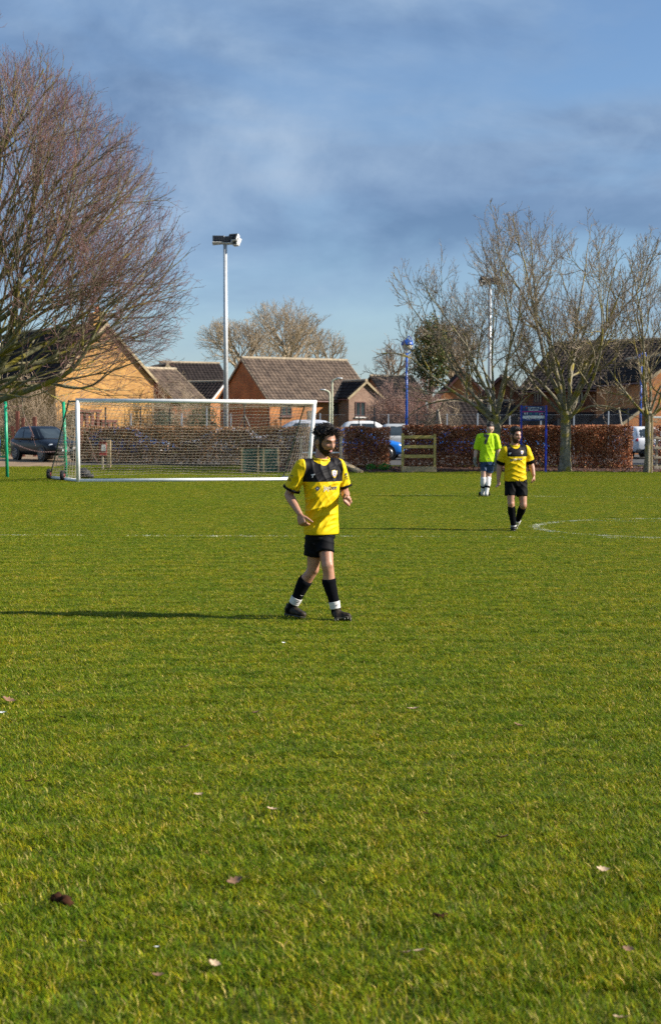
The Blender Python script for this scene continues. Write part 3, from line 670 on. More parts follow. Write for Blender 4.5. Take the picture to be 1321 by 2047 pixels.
for i in range(5200):
    x = r.uniform(-3.5, 18); y = r.uniform(52.75, 57.0); leaf_quads(ll, Vector((x, y, gz(x, y) + .03 + .07 * math.sin(math.pi * min(1, max(0, (y - 52.9) / 4.5))) + r.random() * .02)), .085, r, [(0.16, 0.06, 0.03), (0.26, 0.12, 0.06), (0.10, 0.04, 0.02), (0.05, 0.025, 0.015)], 1.5)
tag(ll.build('leaf_litter', M['hedge_leaf']), 'dead brown leaves strewn over the mulch under the hedge', 'leaf litter', kind='stuff')
# wooded skyline far behind the houses
wd = MB(); r = random.Random(77)
for i in range(5200):
    x = r.uniform(-150, 150); h = 4.5 + 2.2 * noise.noise((x * .06, 0, 0)) + 1.2 * noise.noise((x * .3, 3, 0)); leaf_quads(wd, Vector((x, 260 + r.uniform(-4, 4), h * r.random() ** .6)), 1.5, r, [(0.10, 0.085, 0.065), (0.075, 0.075, 0.05), (0.13, 0.10, 0.08)])
tag(wd.build('distant_wood', M['ever_leaf']), 'low wooded skyline far behind the houses', 'wood', kind='stuff')
# ------------------------------------------------------------------ goal
gl, gr_ = G(157, 965), G(615, 962); tl_, tr_ = at(155.5, 800.5, gl.y), at(629, 804, gr_.y)
bl_, br2 = G(101, 958), G(566, 958.5)
goal = empty('football_goal', (gl.x, gl.y, 0), 0, 'white portable football goal with brown net and small wheels', 'goal')
o0 = Vector((gl.x, gl.y, 0)); rel = lambda p: Vector(p) - o0
rp = .062
def gpart(name, pts, r, m, n=12, parent=goal):
    mb = MB(); mb.tube([rel(p) for p in pts], r, n); return mb.build(name, M[m], parent, True)
up = lambda p, z: Vector((p.x, p.y, z))
gpart('goal_post', [up(gl, .0), tl_], rp, 'white'); gpart('goal_post', [up(gr_, .0), tr_], rp, 'white')
gpart('crossbar', [tl_ + Vector((-.06, 0, 0)), tr_ + Vector((.06, 0, 0))], rp + .004, 'white')
gpart('ground_bar', [up(gl, .065), up(gr_, .065)], rp - .006, 'white')
gpart('side_bar', [up(gl, .07), up(bl_, .07)], .05, 'white'); gpart('side_bar', [up(gr_, .07), up(br2, .07)], .05, 'white')
tbl = tl_ + (bl_ - gl) * .32 + Vector((0, 0, -.06)); tbr = tr_ + (br2 - gr_) * .40 + Vector((0, 0, -.1))
for a, b, c in ((tl_, tbl, bl_), (tr_, tbr, br2)): gpart('rear_stay', smooth_path([a + Vector((0, 0, -.03)), a.lerp(b, .8) + Vector((0, 0, .02)), b + (c - b) * .06, up(c, .08)], 5), .024, 'goal_green', 8)
for q in (bl_, bl_.lerp(gl, .5)):
    w = MB(); c = rel(q) + Vector((-.02, -.12, .17)); w.tube([c + Vector((-.06, 0, 0)), c + Vector((-.045, 0, 0)), c + Vector((.045, 0, 0)), c + Vector((.06, 0, 0))], [.12, .17, .17, .12], 20); wo_ = w.build('wheel', M['rubber'], goal, True)
    w = MB(); w.tube([c + Vector((-.068, 0, 0)), c + Vector((.068, 0, 0))], .075, 14); w.build('wheel_hub', M['redrim'], wo_, True)
    w = MB(); w.beam(c, rel(up(q, .07)), .04, .04); w.build('wheel_bracket', M['darkmetal'], goal)
net = MB(); rn = random.Random(4); NU, NV = 62, 30; grid = {}
def net_pt(u, v):
    F, Bk, D = tl_.lerp(tr_, u), tbl.lerp(tbr, u), bl_.lerp(br2, u); D = up(D, 0.05)
    if v < .22: p = F.lerp(Bk, v / .22) + Vector((0, 0, -.05 * math.sin(math.pi * v / .22) - .12 * math.sin(math.pi * u) * (v / .22)))
    else:
        t = (v - .22) / .78; p = Bk.lerp(D, t) + Vector((0, .35 * math.sin(math.pi * t ** 1.3) * math.sin(math.pi * u), -.12 * math.sin(math.pi * u) * (1 - t)))
        p += Vector((0, .35 * math.sin(math.pi * u), .12 * math.sin(math.pi * u))) * t ** 3
    p += Vector((.05 * noise.noise((u * 9, v * 7, 1)), .07 * noise.noise((u * 7, v * 5, 5)), .035 * noise.noise((u * 10, v * 6, 9))))
    p.z = max(p.z, .03); return rel(p)
NT = .0066
for i in range(NU + 1): net.tube([net_pt(i / NU, j / NV) for j in range(NV + 1)], NT, 3, False)
for j in range(NV + 1): net.tube([net_pt(i / NU, j / NV) for i in range(NU + 1)], NT, 3, False)
for (F, Bk, D, G0) in ((tl_, tbl, bl_, gl), (tr_, tbr, br2, gr_)):          # side nets
    def side(u, v): return rel((F.lerp(Bk, u)).lerp(up(G0.lerp(D, u), .06), v)) + Vector((.04 * math.sin(3 * v) * math.sin(3.1 * u), 0, 0))
    for i in range(10): net.tube([side(i / 9, j / 16) for j in range(17)], NT, 3, False)
    for j in range(19): net.tube([side(i / 6, j / 18) for i in range(7)], NT, 3, False)
tag(net.build('net', M['net'], goal), kind='stuff')
# dark bag and litter by the goal
bgp = G(170, 957); mb = MB(); mb.ball((0, 0, .15), .2, .17, .17); mb.ball((.12, -.04, .09), .2, .14, .1); mb.ball((-.05, .02, .26), .11, .1, .1)
mb.v = [tuple(Vector(v) * (1 + .16 * noise.noise(Vector(v) * 9)) ) for v in mb.v]; mb.v = [(x, y, max(z, 0)) for x, y, z in mb.v]
M['bag'] = mat('black_fabric', (0.03, 0.03, 0.034), 0.7, 0.3, 8, bump=.4)
b_ = mb.build('kit_bag', M['bag'], shade=True); b_.location = bgp; tag(b_, 'black cloth kit bag lying just behind the left goal post', 'bag')
M['wrap_b'] = mat('blue_plastic', (0.03, 0.12, 0.5), .4); M['wrap_y'] = mat('yellow_plastic', (0.7, 0.45, 0.03), .4); M['scrap'] = mat('white_scrap', (.8, .8, .78), .5)
gp = G(180, 963.5); wr = empty('crumpled_wrapper', gp, 0, 'small blue and yellow wrapper on the grass by the left goal post', 'litter')
mb = MB(); mb.ball((-.05, 0, .05), .06, .04, .035, nu=8, nv=5); mb.build('blue_half', M['wrap_b'], wr); mb = MB(); mb.ball((.06, 0, .05), .065, .05, .035, nu=8, nv=5); mb.build('yellow_half', M['wrap_y'], wr)
# ------------------------------------------------------------------ floodlights
def floodlight(px, top_py, Y, label, flip):
    b = at(px, 860, Y); b.z = gz(b.x, Y); H = at(px, top_py, Y).z - b.z
    t = empty('floodlight_mast', b, 0, label, 'floodlight', 'floodlight masts behind the hedge')
    mb = MB(); mb.tube([(0, 0, 0), (0, 0, .8)], .13, 14); mb.tube([(0, 0, .8), (0, 0, H)], [.115, .085], 14); mb.build('mast', M['galv'], t, True)
    mb = MB(); mb.tube([(-.55 * flip, .05, H - .02), (.42 * flip, -.05, H + .06)], .032, 8); mb.build('cross_arm', M['galv'], t, True)
    for x, z, rx, rz, wd_ in ((-.30, .22, -28, 8, .5), (.10, .19, -24, -10, .38), (.36, .30, -32, -28, .42), (.5, .12, -25, -50, .3)):
        x *= flip; Mx = Matrix.Translation((x, -.05, H + z)) @ Matrix.Rotation(R(rz * flip), 4, 'Z') @ Matrix.Rotation(R(rx), 4, 'X')
        mb = MB(); mb.box(-wd_ / 2, wd_ / 2, -.05, .1, -.15, .15, Mx); lp = mb.build('lamp_head', M['darkmetal'], t)
        mb = MB()
        for i in range(7): xx = -wd_ / 2 + wd_ * (i + .5) / 7; mb.box(xx - .01, xx + .01, -.09, -.052, -.13, .13, Mx)
        mb.build('cooling_fin', M['darkmetal'], lp)
        mb = MB(); mb.box(-wd_ / 2 - .02, wd_ / 2 + .02, -.03, .14, -.185, -.153, Mx); mb.box(wd_ / 2 + .002, wd_ / 2 + .03, -.06, .12, -.14, .14, Mx); mb.build('visor', M['bargew'], lp)
        mb = MB(); mb.tube([(x - wd_ / 2 * .9, 0, H + z), (x - wd_ / 2 * .9, 0, H + .02), (x + wd_ / 2 * .9, 0, H + .02), (x + wd_ / 2 * .9, 0, H + z)], .016, 6); mb.build('bracket', M['galv'], t)
    return t
floodlight(452, 488, 64, 'tall galvanised floodlight mast left of centre, clear against the sky', 1)
floodlight(977, 568, 84, 'galvanised floodlight mast seen through the bare tree by the goalkeeper', -1)
def blue_lamp(px, gpy, Y, label):
    b = at(px, 860, Y); b.z = gz(b.x, Y); H = at(px, gpy, Y).z - b.z; t = empty('lamp_post', b, 0, label, 'lamp post', 'blue globe lamp posts')
    mb = MB(); mb.tube([(0, 0, 0), (0, 0, 1.1)], .085, 12); mb.tube([(0, 0, 1.1), (0, 0, H - .35)], [.06, .05], 12); mb.build('pole', M['lampblue'], t, True)
    mb = MB(); mb.tube(smooth_path([Vector(p) for p in ((0, 0, H - .4), (.16, 0, H - .3), (.24, 0, H - .05), (.22, 0, H + .25), (.1, 0, H + .38), (.02, 0, H + .33))], 5), .025, 8); mb.build('swan_neck', M['lampblue'], t, True)
    c = Vector((.02, 0, H)); mb = MB()
    prof = [(.27, 0), (.275, .03), (.25, .12), (.18, .2), (.08, .25), (.03, .30), (0.001, .31)]; mb.loft([(c + Vector((0, 0, z)), Vector((r, 0, 0)), Vector((0, r, 0))) for r, z in prof], 24); mb.build('dome', M['lampblue'], t, True)
    mb = MB(); prof = [(.24, -.002), (.225, -.1), (.16, -.19), (.07, -.235), (.002, -.24)]; mb.loft([(c + Vector((0, 0, z)), Vector((r, 0, 0)), Vector((0, r, 0))) for r, z in prof], 24); mb.build('globe', M['lampglobe'], t, True)
blue_lamp(812, 690, 63, 'blue lamp post with cream globe left of the ivy tree')
blue_lamp(1279, 717, 74, 'blue lamp post with cream globe before the sunlit gable at right')
blue_lamp(-3, 685, 66, 'blue lamp post cut by the left edge of the picture')
M['lamp_cream'] = mat('cream_lamp_paint', (0.62, 0.62, 0.45), .5, .1)
def street_lamp(px, top, dirx, Y, label):
    b = at(px, 860, Y); b.z = gz(b.x, Y); H = at(px, top, Y).z - b.z; t = empty('street_lamp', b, 0, label, 'street lamp', 'cream street lamps by the brick house')
    mb = MB(); mb.tube(smooth_path([Vector(p) for p in ((0, 0, 0), (0, 0, H * .5), (0, 0, H - .35), (.08 * dirx, 0, H - .1), (.3 * dirx, 0, H))], 6), .055, 10); mb.build('pole', M['lamp_cream'], t, True)
    mb = MB(); mb.loft([(Vector((x * dirx, 0, H + .02)), Vector((0, w, 0)), Vector((0, 0, h))) for x, w, h in ((.26, .04, .03), (.32, .09, .05), (.5, .1, .055), (.62, .04, .03))], 12); mb.build('lamp_head', M['galv'], t, True)
street_lamp(664, 757, 1, 86, 'taller cream street lamp in front of the orange house, arm to the right')
street_lamp(659, 780, -1, 88, 'shorter cream street lamp in front of the orange house, arm to the left')
# ------------------------------------------------------------------ wire fences behind the hedge
M['wire'] = mat('dull_wire', (.11, .11, .11), .6)
def wire_fence(px0, px1, Y, posts, label):
    x0, x1 = at(px0, 852, Y).x, at(px1, 852, Y).x; z0 = gz(x0, Y); H = at(660, 829, Y).z - z0; t = empty('wire_fence', ((x0 + x1) / 2, Y, z0), 0, label, 'fence')
    xm = (x0 + x1) / 2
    for px, py, w, m in posts:
        x = at(px, 852, Y).x - xm; h = at(px, py, Y).z - z0; mb = MB(); mb.box(x - w / 2, x + w / 2, -w / 2 - .05, w / 2 - .05, -.1, h); mb.build('post', M[m], t)
    mb = MB(); W = x1 - x0; s = .055; n = int((W + H) / s)
    for i in range(n):
        for sg in (1, -1):
            xa = -W / 2 + i * s if sg > 0 else W / 2 - i * s; za = 0; xb = xa - sg * H; zb = H
            if sg > 0 and xa > W / 2: d = xa - W / 2; xa -= d; za += d
            if sg > 0 and xb < -W / 2: d = -W / 2 - xb; xb += d; zb -= d
            if sg < 0 and xa < -W / 2: d = -W / 2 - xa; xa += d; za += d
            if sg < 0 and xb > W / 2: d = xb - W / 2; xb -= d; zb -= d
            y = .004 * sg; k = .0016
            mb.add([(xa - k, y, za), (xa + k, y, za), (xb + k, y, zb), (xb - k, y, zb)], [(0, 1, 2, 3)])
    tag(mb.build('wire_mesh', M['wire'], t), kind='stuff')
    mb = MB(); [mb.tube([(-W / 2, 0, z), (W / 2, 0, z)], .005, 4) for z in (.05, H * .5, H)]; mb.build('line_wire', M['galv'], t); return t
g_ = 'galv'; k_ = 'darkmetal'
wire_fence(166, 690, 70, [(212, 814, .07, k_), (263, 826, .06, g_), (282, 813, .07, k_), (340, 812, .06, k_), (364, 826, .07, g_), (414, 812, .06, g_), (462, 827, .06, g_), (561, 820, .06, k_), (640, 826, .06, g_)], 'wire mesh fence with thin posts above the hedge behind the goal')
wire_fence(700, 1284, 71, [(717, 833, .05, k_), (748, 815, .07, k_), (776, 828, .06, g_), (833, 826, .06, k_), (873, 820, .09, k_), (893, 827, .06, g_), (954, 826, .07, g_), (1018, 826, .07, g_), (1080, 830, .06, g_), (1115, 837, .09, k_), (1146, 826, .06, g_), (1215, 822, .06, g_), (1254, 815, .06, k_)], 'wire mesh fence with grey posts above the long copper hedge')
for px0, py0, px1, py1, lab in ((875, 818, 882, 860, 'leaning bare stake above the hedge right of the gate'), (1236, 815, 1243, 860, 'leaning pale stake above the right end of the long hedge')):
    a, b = at(px0, py0, 66), at(px1, py1, 66); d = (b - a) / (a.z - b.z); b = a + d * (a.z - gz(a.x, 66) + .1); mb = MB(); mb.tube([Vector((0, 0, 0)), a - b], .04, 7); o = mb.build('leaning_stake', M['woodgrey']); o.location = b; tag(o, lab, 'stake')
# tripod behind the hedge
b = at(489, 852, 64.5); b.z = gz(b.x, 64.5); Hm = at(489, 811, 64.5).z - b.z; zk = at(489, 829, 64.5).z - b.z
t = empty('camera_tripod', b, 0, 'black tripod mast standing up behind the hedge and net', 'tripod')
mb = MB(); mb.tube([(0, 0, zk - .8), (0, 0, Hm)], .035, 8); mb.box(-.09, .09, -.08, .08, Hm, Hm + .1); mb.build('mast', M['darkmetal'], t)
for a in (200, 340, 90): mb = MB(); mb.tube([(0, 0, zk), (math.cos(R(a)) * .95, math.sin(R(a)) * .95, 0)], .025, 6); mb.build('leg', M['darkmetal'], t)
# ------------------------------------------------------------------ timber gate panel
def P2(px, py, Y): return at(px, py, Y)
def plank(name, px0, px1, py0, py1, Y, th, m, parent, o):
    a, b = at(px0, py1, Y), at(px1, py0, Y); mb = MB(); mb.box(a.x - o.x, b.x - o.x, Y - o.y - th / 2, Y - o.y + th / 2, max(a.z - o.z, -.05), b.z - o.z); return mb.build(name, M[m], parent, bevel=.008)
o_ = G(838, 944.5); Yg = o_.y
gate = empty('timber_gate', o_, 0, 'mossy timber rail gate with three rails and a wide bottom board', 'gate')
plank('gate_post', 801.5, 807, 866.5, 946, Yg, .12, 'woodgreen', gate, o_); plank('gate_post', 866, 871, 867.5, 946, Yg, .12, 'woodgreen', gate, o_)
for a, b in ((870.5, 876.5), (890, 896), (909, 915.5)): plank('rail', 807.2, 865.8, a, b, Yg - .0, .05, 'woodgreen', gate, o_)
plank('bottom_board', 803, 871.5, 932.5, 946, Yg - .1, .06, 'wood', gate, o_)
# posts behind the nearest player, white rail and sloping plank
o_ = G(641, 943); Yp = o_.y; bar = empty('post_barrier', o_, 0, 'two pale timber posts with a low white rail, behind the nearest player', 'barrier')
plank('post', 599, 604.5, 873, 944, Yp, .1, 'woodgrey', bar, o_); plank('post', 678.5, 684, 872.5, 944, Yp, .1, 'woodgrey', bar, o_)
plank('rail', 604.7, 678.3, 903.5, 906, Yp, .05, 'white', bar, o_)
o_ = G(704, 946); mb = MB(); a, b = at(676, 920, o_.y + .5) - o_, Vector((.30, -.1, .05)); mb.beam(a, b, .36, .075); o = mb.build('timber_plank', M['wood'], bevel=.008); o.location = o_; tag(o, 'sloping weathered plank resting on the grass behind the nearest player', 'plank')
# noticeboard
o_ = G(1065, 945); Yn = o_.y; nb = empty('noticeboard', o_, 0, 'blue noticeboard on two blue posts above the hedge', 'noticeboard')
M['nb_blue'] = mat('board_blue', (0.012, 0.035, 0.16), .4, .1); M['magenta'] = mat('magenta_print', (.42, .01, .22), .5); M['print_w'] = mat('white_print', (.7, .74, .8), .5); M['print_r'] = mat('red_print', (.5, .06, .05), .5); M['print_t'] = mat('teal_print', (.02, .16, .25), .5); M['print_o'] = mat('orange_print', (.6, .3, .06), .5)
for a, b in ((1038.3, 1043), (1088, 1092.8)): plank('post', a, b, 810.5, 946, Yn, .09, 'blue_post', nb, o_)
bd = plank('board', 1043.3, 1087.8, 811.5, 841, Yn, .04, 'nb_blue', nb, o_)
def sign_mark(m, rects, Y=Yn - .026, name='print'):
    mb = MB()
    for (x0, x1, y0, y1) in rects:
        a, b = at(1030 + x0 / 16.51, 800 + y1 / 16.51, Y) - o_, at(1030 + x1 / 16.51, 800 + y0 / 16.51, Y) - o_
        mb.add([(a.x, a.y, a.z), (b.x, a.y, a.z), (b.x, a.y, b.z), (a.x, a.y, b.z)], [(0, 1, 2, 3)])
    mb.build(name, M[m], bd)
def words(x0, x1, y0, y1, n, seed):          # illegible small lettering: strokes of uneven height
    r = random.Random(seed); out = []; w = (x1 - x0) / n
    for i in range(n):
        if r.random() < .14: continue
        h = r.choice((0, 0, .25)); out.append((x0 + i * w, x0 + (i + .72) * w, y0 + (y1 - y0) * h, y1 if r.random() < .8 else y1 - (y1 - y0) * .2))
    return out
sign_mark('print_w', words(395, 790, 232, 272, 24, 1) + words(425, 750, 306, 346, 16, 2) + [(810, 845, 250, 300), (230, 945, 512, 600), (285, 325, 420, 470), (362, 400, 405, 470), (788, 808, 430, 490), (850, 890, 425, 445)] + words(330, 530, 622, 634, 20, 3) + words(630, 790, 624, 636, 18, 4))
sign_mark('print_r', [(342, 376, 228, 275), (848, 890, 450, 480), (592, 608, 620, 634)]); sign_mark('magenta', [(220, 950, 362, 392)], Yn - .0275); sign_mark('print_t', [(450, 545, 410, 480), (640, 735, 410, 480)]); sign_mark('print_o', [(292, 318, 392, 418)])
M['strip'] = mat('grey_lettering', (.42, .44, .5), .6); sign_mark('strip', words(330, 930, 530, 580, 30, 9), Yn - .0275)
# height barrier and rail fence at the right
o_ = G(1300, 946); Yr = o_.y; hb = empty('height_barrier', o_, 0, 'tall timber post carrying a white height bar at the right edge', 'barrier')
plank('post', 1299.5, 1304.5, 827, 947, Yr, .12, 'wood', hb, o_); plank('post', 1293.5, 1298, 829, 947, Yr + .25, .12, 'woodgrey', hb, o_); plank('post', 1440, 1446, 827, 947, Yr, .12, 'wood', hb, o_)
plank('height_bar', 1304.8, 1439.8, 832.3, 836, Yr, .06, 'white', hb, o_)
o_ = G(1360, 942); rf = empty('rail_fence', o_, 0, 'grey timber rail fence right of the tall timber post', 'fence')
for px in (1309, 1365, 1420): plank('post', px, px + 5, 872, 943, o_.y, .1, 'woodgrey', rf, o_)
for a, b in ((874, 878), (893, 898), (912.5, 917)): plank('rail', 1306, 1425, a, b, o_.y - .08, .04, 'woodgrey', rf, o_)
plank('bottom_board', 1306, 1425, 932, 943, o_.y - .14, .05, 'woodgrey', rf, o_)
# green windbreak behind the goal
o_ = G(520, 947); Yw = o_.y; wb = empty('mesh_barrier', o_, 0, 'low green mesh screen on wooden stakes behind the goal net', 'screen')
M['gmesh'] = mat('green_mesh_fabric', (0.055, 0.115, 0.085), .8, .25, 10)
for a, b in ((485, 514), (519, 554)): plank('mesh_panel', a, b, 897.5, 944, Yw + .04, .012, 'gmesh', wb, o_)
for px in (483.5, 516, 527, 556): 
    a = at(px, 895, Yw) - o_; mb = MB(); mb.beam(a, Vector((a.x + (.03 if px > 550 else 0), 0, -.1)), .045, .04); mb.build('stake', M['wood'], wb)
# red notice and timber post behind the net
o_ = G(206, 938, .05); Yq = o_.y; nr = empty('notice_case', o_, 0, 'red notice case with a white sheet behind the goal net', 'sign')
M['red_case'] = mat('red_case', (.38, .05, .04), .5); plank('case', 199, 213.5, 880.5, 911, Yq, .08, 'red_case', nr, o_); plank('lid', 195, 222, 877, 880, Yq, .2, 'darkmetal', nr, o_); plank('sheet', 203, 212, 889, 902, Yq - .05, .01, 'scrap', nr, o_); plank('post', 204, 207.5, 911.3, 940, Yq, .06, 'woodgrey', nr, o_)
o_ = G(218, 938, .03); mb = MB(); a = at(214.5, 938, o_.y) - o_; b = at(222, 880, o_.y) - o_; mb.box(a.x, b.x, -.07, .07, -.1, b.z); o = mb.build('timber_post', M['wood'], bevel=.01); o.location = o_; tag(o, 'pale timber post beside the red notice case', 'post')
o_ = G(180, 927, .1); mb = MB(); b = at(183, 885, o_.y) - o_; mb.box(-.05, .05, -.05, .05, -.1, b.z); o = mb.build('timber_post', M['frame_brown']); o.location = o_; tag(o, 'thin dark timber post left of the red notice case', 'post')
# green posts with a chain
pa, pb = G(15.5, 954.5), G(133, 954.5)
for i, (p, px, lab) in enumerate(((pa, 11.5, 'bright green steel post near the left edge'), (pb, 127.5, 'bright green steel post just behind the goal side net'))):
    tp = at(px, 804, p.y) - p; t = empty('steel_post', p, 0, lab, 'post', 'green steel posts'); mb = MB(); mb.tube([(0, 0, -.1), tp], .055, 14); mb.build('tube', M['green_post'], t, True)
    mb = MB(); mb.tube([tp, tp + Vector((0, 0, .02))], [.058, .05], 14); mb.build('cap', M['green_post'], t, True)
    q = tp * .27; mb = MB(); mb.tube([q, q + Vector((-.24, .1, .02))], .03, 8); mb.build('hook', M['green_post'], t, True)
M['chain'] = mat('rusty_chain', (.22, .13, .12), .6, .3, 9)
ca, cb = at(19, 882, pa.y - .02), at(123, 902, pb.y - .02); mb = MB(); nl = 44
for i in range(nl):
    f = lambda t: ca.lerp(cb, t) - Vector((0, 0, .16 * math.sin(math.pi * t))); p, q = f(i / nl) - ca, f((i + 1.25) / nl) - ca; d = (q - p); s = (d.orthogonal().normalized() if i % 2 else d.cross(d.orthogonal()).normalized()) * .018
    mb.tube([p, p + d * .25 + s, p + d * .75 + s, q, p + d * .75 - s, p + d * .25 - s, p], .008, 4, False)
o = mb.build('chain', M['chain']); o.location = ca; tag(o, 'sagging chain hung between the two green posts', 'chain')
for px, py, w, lab in ((26, 852, 7, 'shortest red-brown timber post behind the dark hatchback'), (36, 822, 7, 'tallest red-brown timber post behind the dark hatchback'), (47, 835, 6, 'middle red-brown timber post behind the dark hatchback'), (70, 833, 7, 'red-brown timber post behind the hatchback, nearest the yellow house')):
    b = at(px, 852, 70); b.z = gz(b.x, 70); h = at(px, py, 70).z - b.z; mb = MB(); k = w / ppm(70) / 2; mb.box(-k, k, -k, k, -.1, h); o = mb.build('timber_post', M['woodred'], bevel=.01); o.location = b; tag(o, lab, 'post')
# ------------------------------------------------------------------ parked cars
M['carglass'] = mat('car_glass', (0.03, 0.04, 0.045), 0.05, .2, 2, spec=1.0); M['lightglass'] = mat('headlight', (.55, .58, .6), .15, .1); M['tail'] = mat('tail_light', (.35, .01, .015), .25)
M['plate_y'] = mat('yellow_plate', (.75, .5, .03), .5, .05); M['plate_w'] = mat('white_plate', (.75, .75, .72), .5, .05); M['rim'] = mat('alloy_rim', (.22, .22, .23), .35, metal=.6); M['trim'] = mat('black_trim', (.015, .015, .016), .5)
def car(label, px, Y, head, color, H=1.48, Ln=4.0, name='parked_car'):
    b = at(px, 860, Y); b.z = gz(b.x, Y) + .015; t = empty(name, b, head, label, 'car', 'cars parked behind the hedge'); paint = mat('car_paint', color, .35, .06, 1.0, coat=.08, metal=.0, spec=.3)
    sx, sz = Ln / 4.0, H / 1.48; rings = []
    for x, zb, zt, hw in ((-2.0, .42, .82, .60), (-1.96, .32, .93, .74), (-1.8, .26, .97, .81), (-1.4, .23, .98, .845), (-.6, .22, .965, .85), (.4, .22, .95, .85), (.95, .22, .945, .85), (1.35, .23, .89, .84), (1.7, .25, .80, .80), (1.9, .29, .72, .72), (2.0, .36, .62, .58)):
        rings.append((Vector((x * sx, 0, (zb + zt) / 2 * sz)), Vector((0, hw, 0)), Vector((0, 0, (zt - zb) / 2 * sz)), 4.5))
    mb = MB(); mb.loft(rings, 40); body = mb.build('body', paint, t, True)
    cab = [(.86, -1.92, 1.08, .80), (1.0, -1.86, .90, .775), (1.2, -1.70, .58, .715), (1.36, -1.5, .30, .645), (1.44, -1.3, .1, .58), (1.475, -1.0, -.15, .42)]
    mb = MB(); mb.loft([(Vector(((x0 + x1) / 2 * sx, 0, z * sz)), Vector(((x1 - x0) / 2 * sx, 0, 0)), Vector((0, hw, 0)), 5.5) for z, x0, x1, hw in cab], 40); mb.build('cabin', paint, t, True)
    def cabv(z):
        for (z0, a0, b0, h0), (z1, a1, b1, h1) in zip(cab, cab[1:]):
            if z0 <= z <= z1: k = (z - z0) / (z1 - z0); return a0 + (a1 - a0) * k, b0 + (b1 - b0) * k, h0 + (h1 - h0) * k
    for sd in (-1, 1):
        for f0, f1, nm in ((.13, .44, 'rear_window'), (.475, .80, 'front_window')):
            mb = MB(); vs = []
            for z in (.98, 1.1, 1.22, 1.345):
                a, c, h = cabv(z); ftop = (z - .98) / .365
                for k in range(5):
                    f = f0 + (f1 - f0) * k / 4; f = f + (.05 * ftop if nm == 'rear_window' and k == 0 else 0); xx = a + (c - a) * f; u = abs((xx - (a + c) / 2) / ((c - a) / 2)); yy = h * (1 - u ** 5.5) ** (1 / 5.5)
                    vs.append((xx * sx, sd * (yy + .008), z * sz))
            mb.add(vs, [(j * 5 + i, j * 5 + i + 1, (j + 1) * 5 + i + 1, (j + 1) * 5 + i) for j in range(3) for i in range(4)]); mb.build('side_window', M['carglass'], t, True)
    for fr, nm in ((1, 'windscreen'), (-1, 'rear_screen')):
        mb = MB(); vs = []
        for z in (.97, 1.1, 1.22, 1.37):
            a, c, h = cabv(z)
            for k in range(9):
                v = -.86 + 1.72 * k / 8; u = (1 - abs(v) ** 5.5) ** (1 / 5.5); xx = (a + c) / 2 + fr * (c - a) / 2 * u; vs.append(((xx + fr * .01) * sx, v * h, z * sz))
        mb.add(vs, [(j * 9 + i, j * 9 + i + 1, (j + 1) * 9 + i + 1, (j + 1) * 9 + i) for j in range(3) for i in range(8)]); mb.build(nm, M['carglass'], t, True)
    for sd in (-1, 1):
        mb = MB(); mb.ball((1.72 * sx, sd * .62, .66 * sz), .17, .15, .085, Matrix.Rotation(R(-14 * sd), 3, 'Z')); mb.build('headlight', M['lightglass'], t, True)
        mb = MB(); mb.ball((-1.89 * sx, sd * .66, .80 * sz), .09, .1, .13); mb.build('tail_light', M['tail'], t, True)
        mb = MB(); mb.ball((.62 * sx, sd * .93, 1.02 * sz), .08, .1, .065); mb.build('wing_mirror', paint, t, True)
        mb = MB()
        for xh in (.1, -.85): mb.box(xh * sx - .09, xh * sx + .09, sd * .865 - .012, sd * .865 + .012, .83, .855)
        mb.build('door_handle', M['trim'], t)
        for xw in (-1.24, 1.24):
            c = Vector((xw * sx, sd * .74, .31)); mb = MB(); mb.tube([(c.x, sd * .70, .33), (c.x, sd * .853, .33)], .37, 28); mb.build('wheel_arch', M['trim'], t)
            mb = MB(); mb.tube([c + Vector((0, -.1, 0)), c + Vector((0, -.085, 0)), c + Vector((0, .09, 0)), c + Vector((0, .125, 0))] if sd > 0 else [c + Vector((0, -.125, 0)), c + Vector((0, -.09, 0)), c + Vector((0, .085, 0)), c + Vector((0, .1, 0))], [.27, .31, .31, .27], 28); w = mb.build('wheel', M['rubber'], t, True)
            mb = MB(); yo = c.y + sd * .128; mb.tube([(c.x, yo - .01, .31), (c.x, yo + .004, .31)], .06, 12)
            for k in range(7): a = k * 6.283 / 7; mb.beam((c.x, yo, .31), (c.x + math.cos(a) * .215, yo, .31 + math.sin(a) * .215), .05, .02, up=Vector((0, 1, 0)))
            mb.tube([(c.x + math.cos(a) * .21, yo, .31 + math.sin(a) * .21) for a in [k * 6.283 / 20 for k in range(21)]], .022, 6, False); mb.build('rim', M['rim'], w)
    mb = MB(); mb.box(1.985 * sx, 2.005 * sx, -.42, .42, .30, .40); mb.box(1.93 * sx, 1.96 * sx, -.36, .36, .56, .66); mb.build('grille', M['trim'], t)
    mb = MB(); mb.box(2.006 * sx, 2.02 * sx, -.26, .26, .42, .53); mb.build('front_plate', M['plate_w'], t)
    mb = MB(); mb.box(-2.03 * sx, -2.005 * sx, -.26, .26, .62, .73); mb.build('rear_plate', M['plate_y'], t); mb = MB(); mb.box(-2.04 * sx, -1.9 * sx, -.7, .7, .30, .42); mb.build('rear_bumper', M['trim'], t)
    return t
car('dark blue-black hatchback parked behind the green posts at left', 92, 62.3, R(-52), (0.004, 0.006, 0.012), 1.5)
car('bright blue car with its nose showing in the hedge gap', 722, 63.2, R(-8), (0.012, 0.15, 0.55), 1.42)
car('silver car with yellow rear plate behind the blue car in the hedge gap', 790, 69, R(90), (0.42, 0.43, 0.43), 1.6)
car('white saloon with yellow rear plate beside the bare tree at the right edge', 1272, 67.5, R(98), (0.72, 0.73, 0.75), 1.48)
car('blue car behind the rail fence at the right edge', 1392, 65, R(178), (0.012, 0.14, 0.42), 1.45)
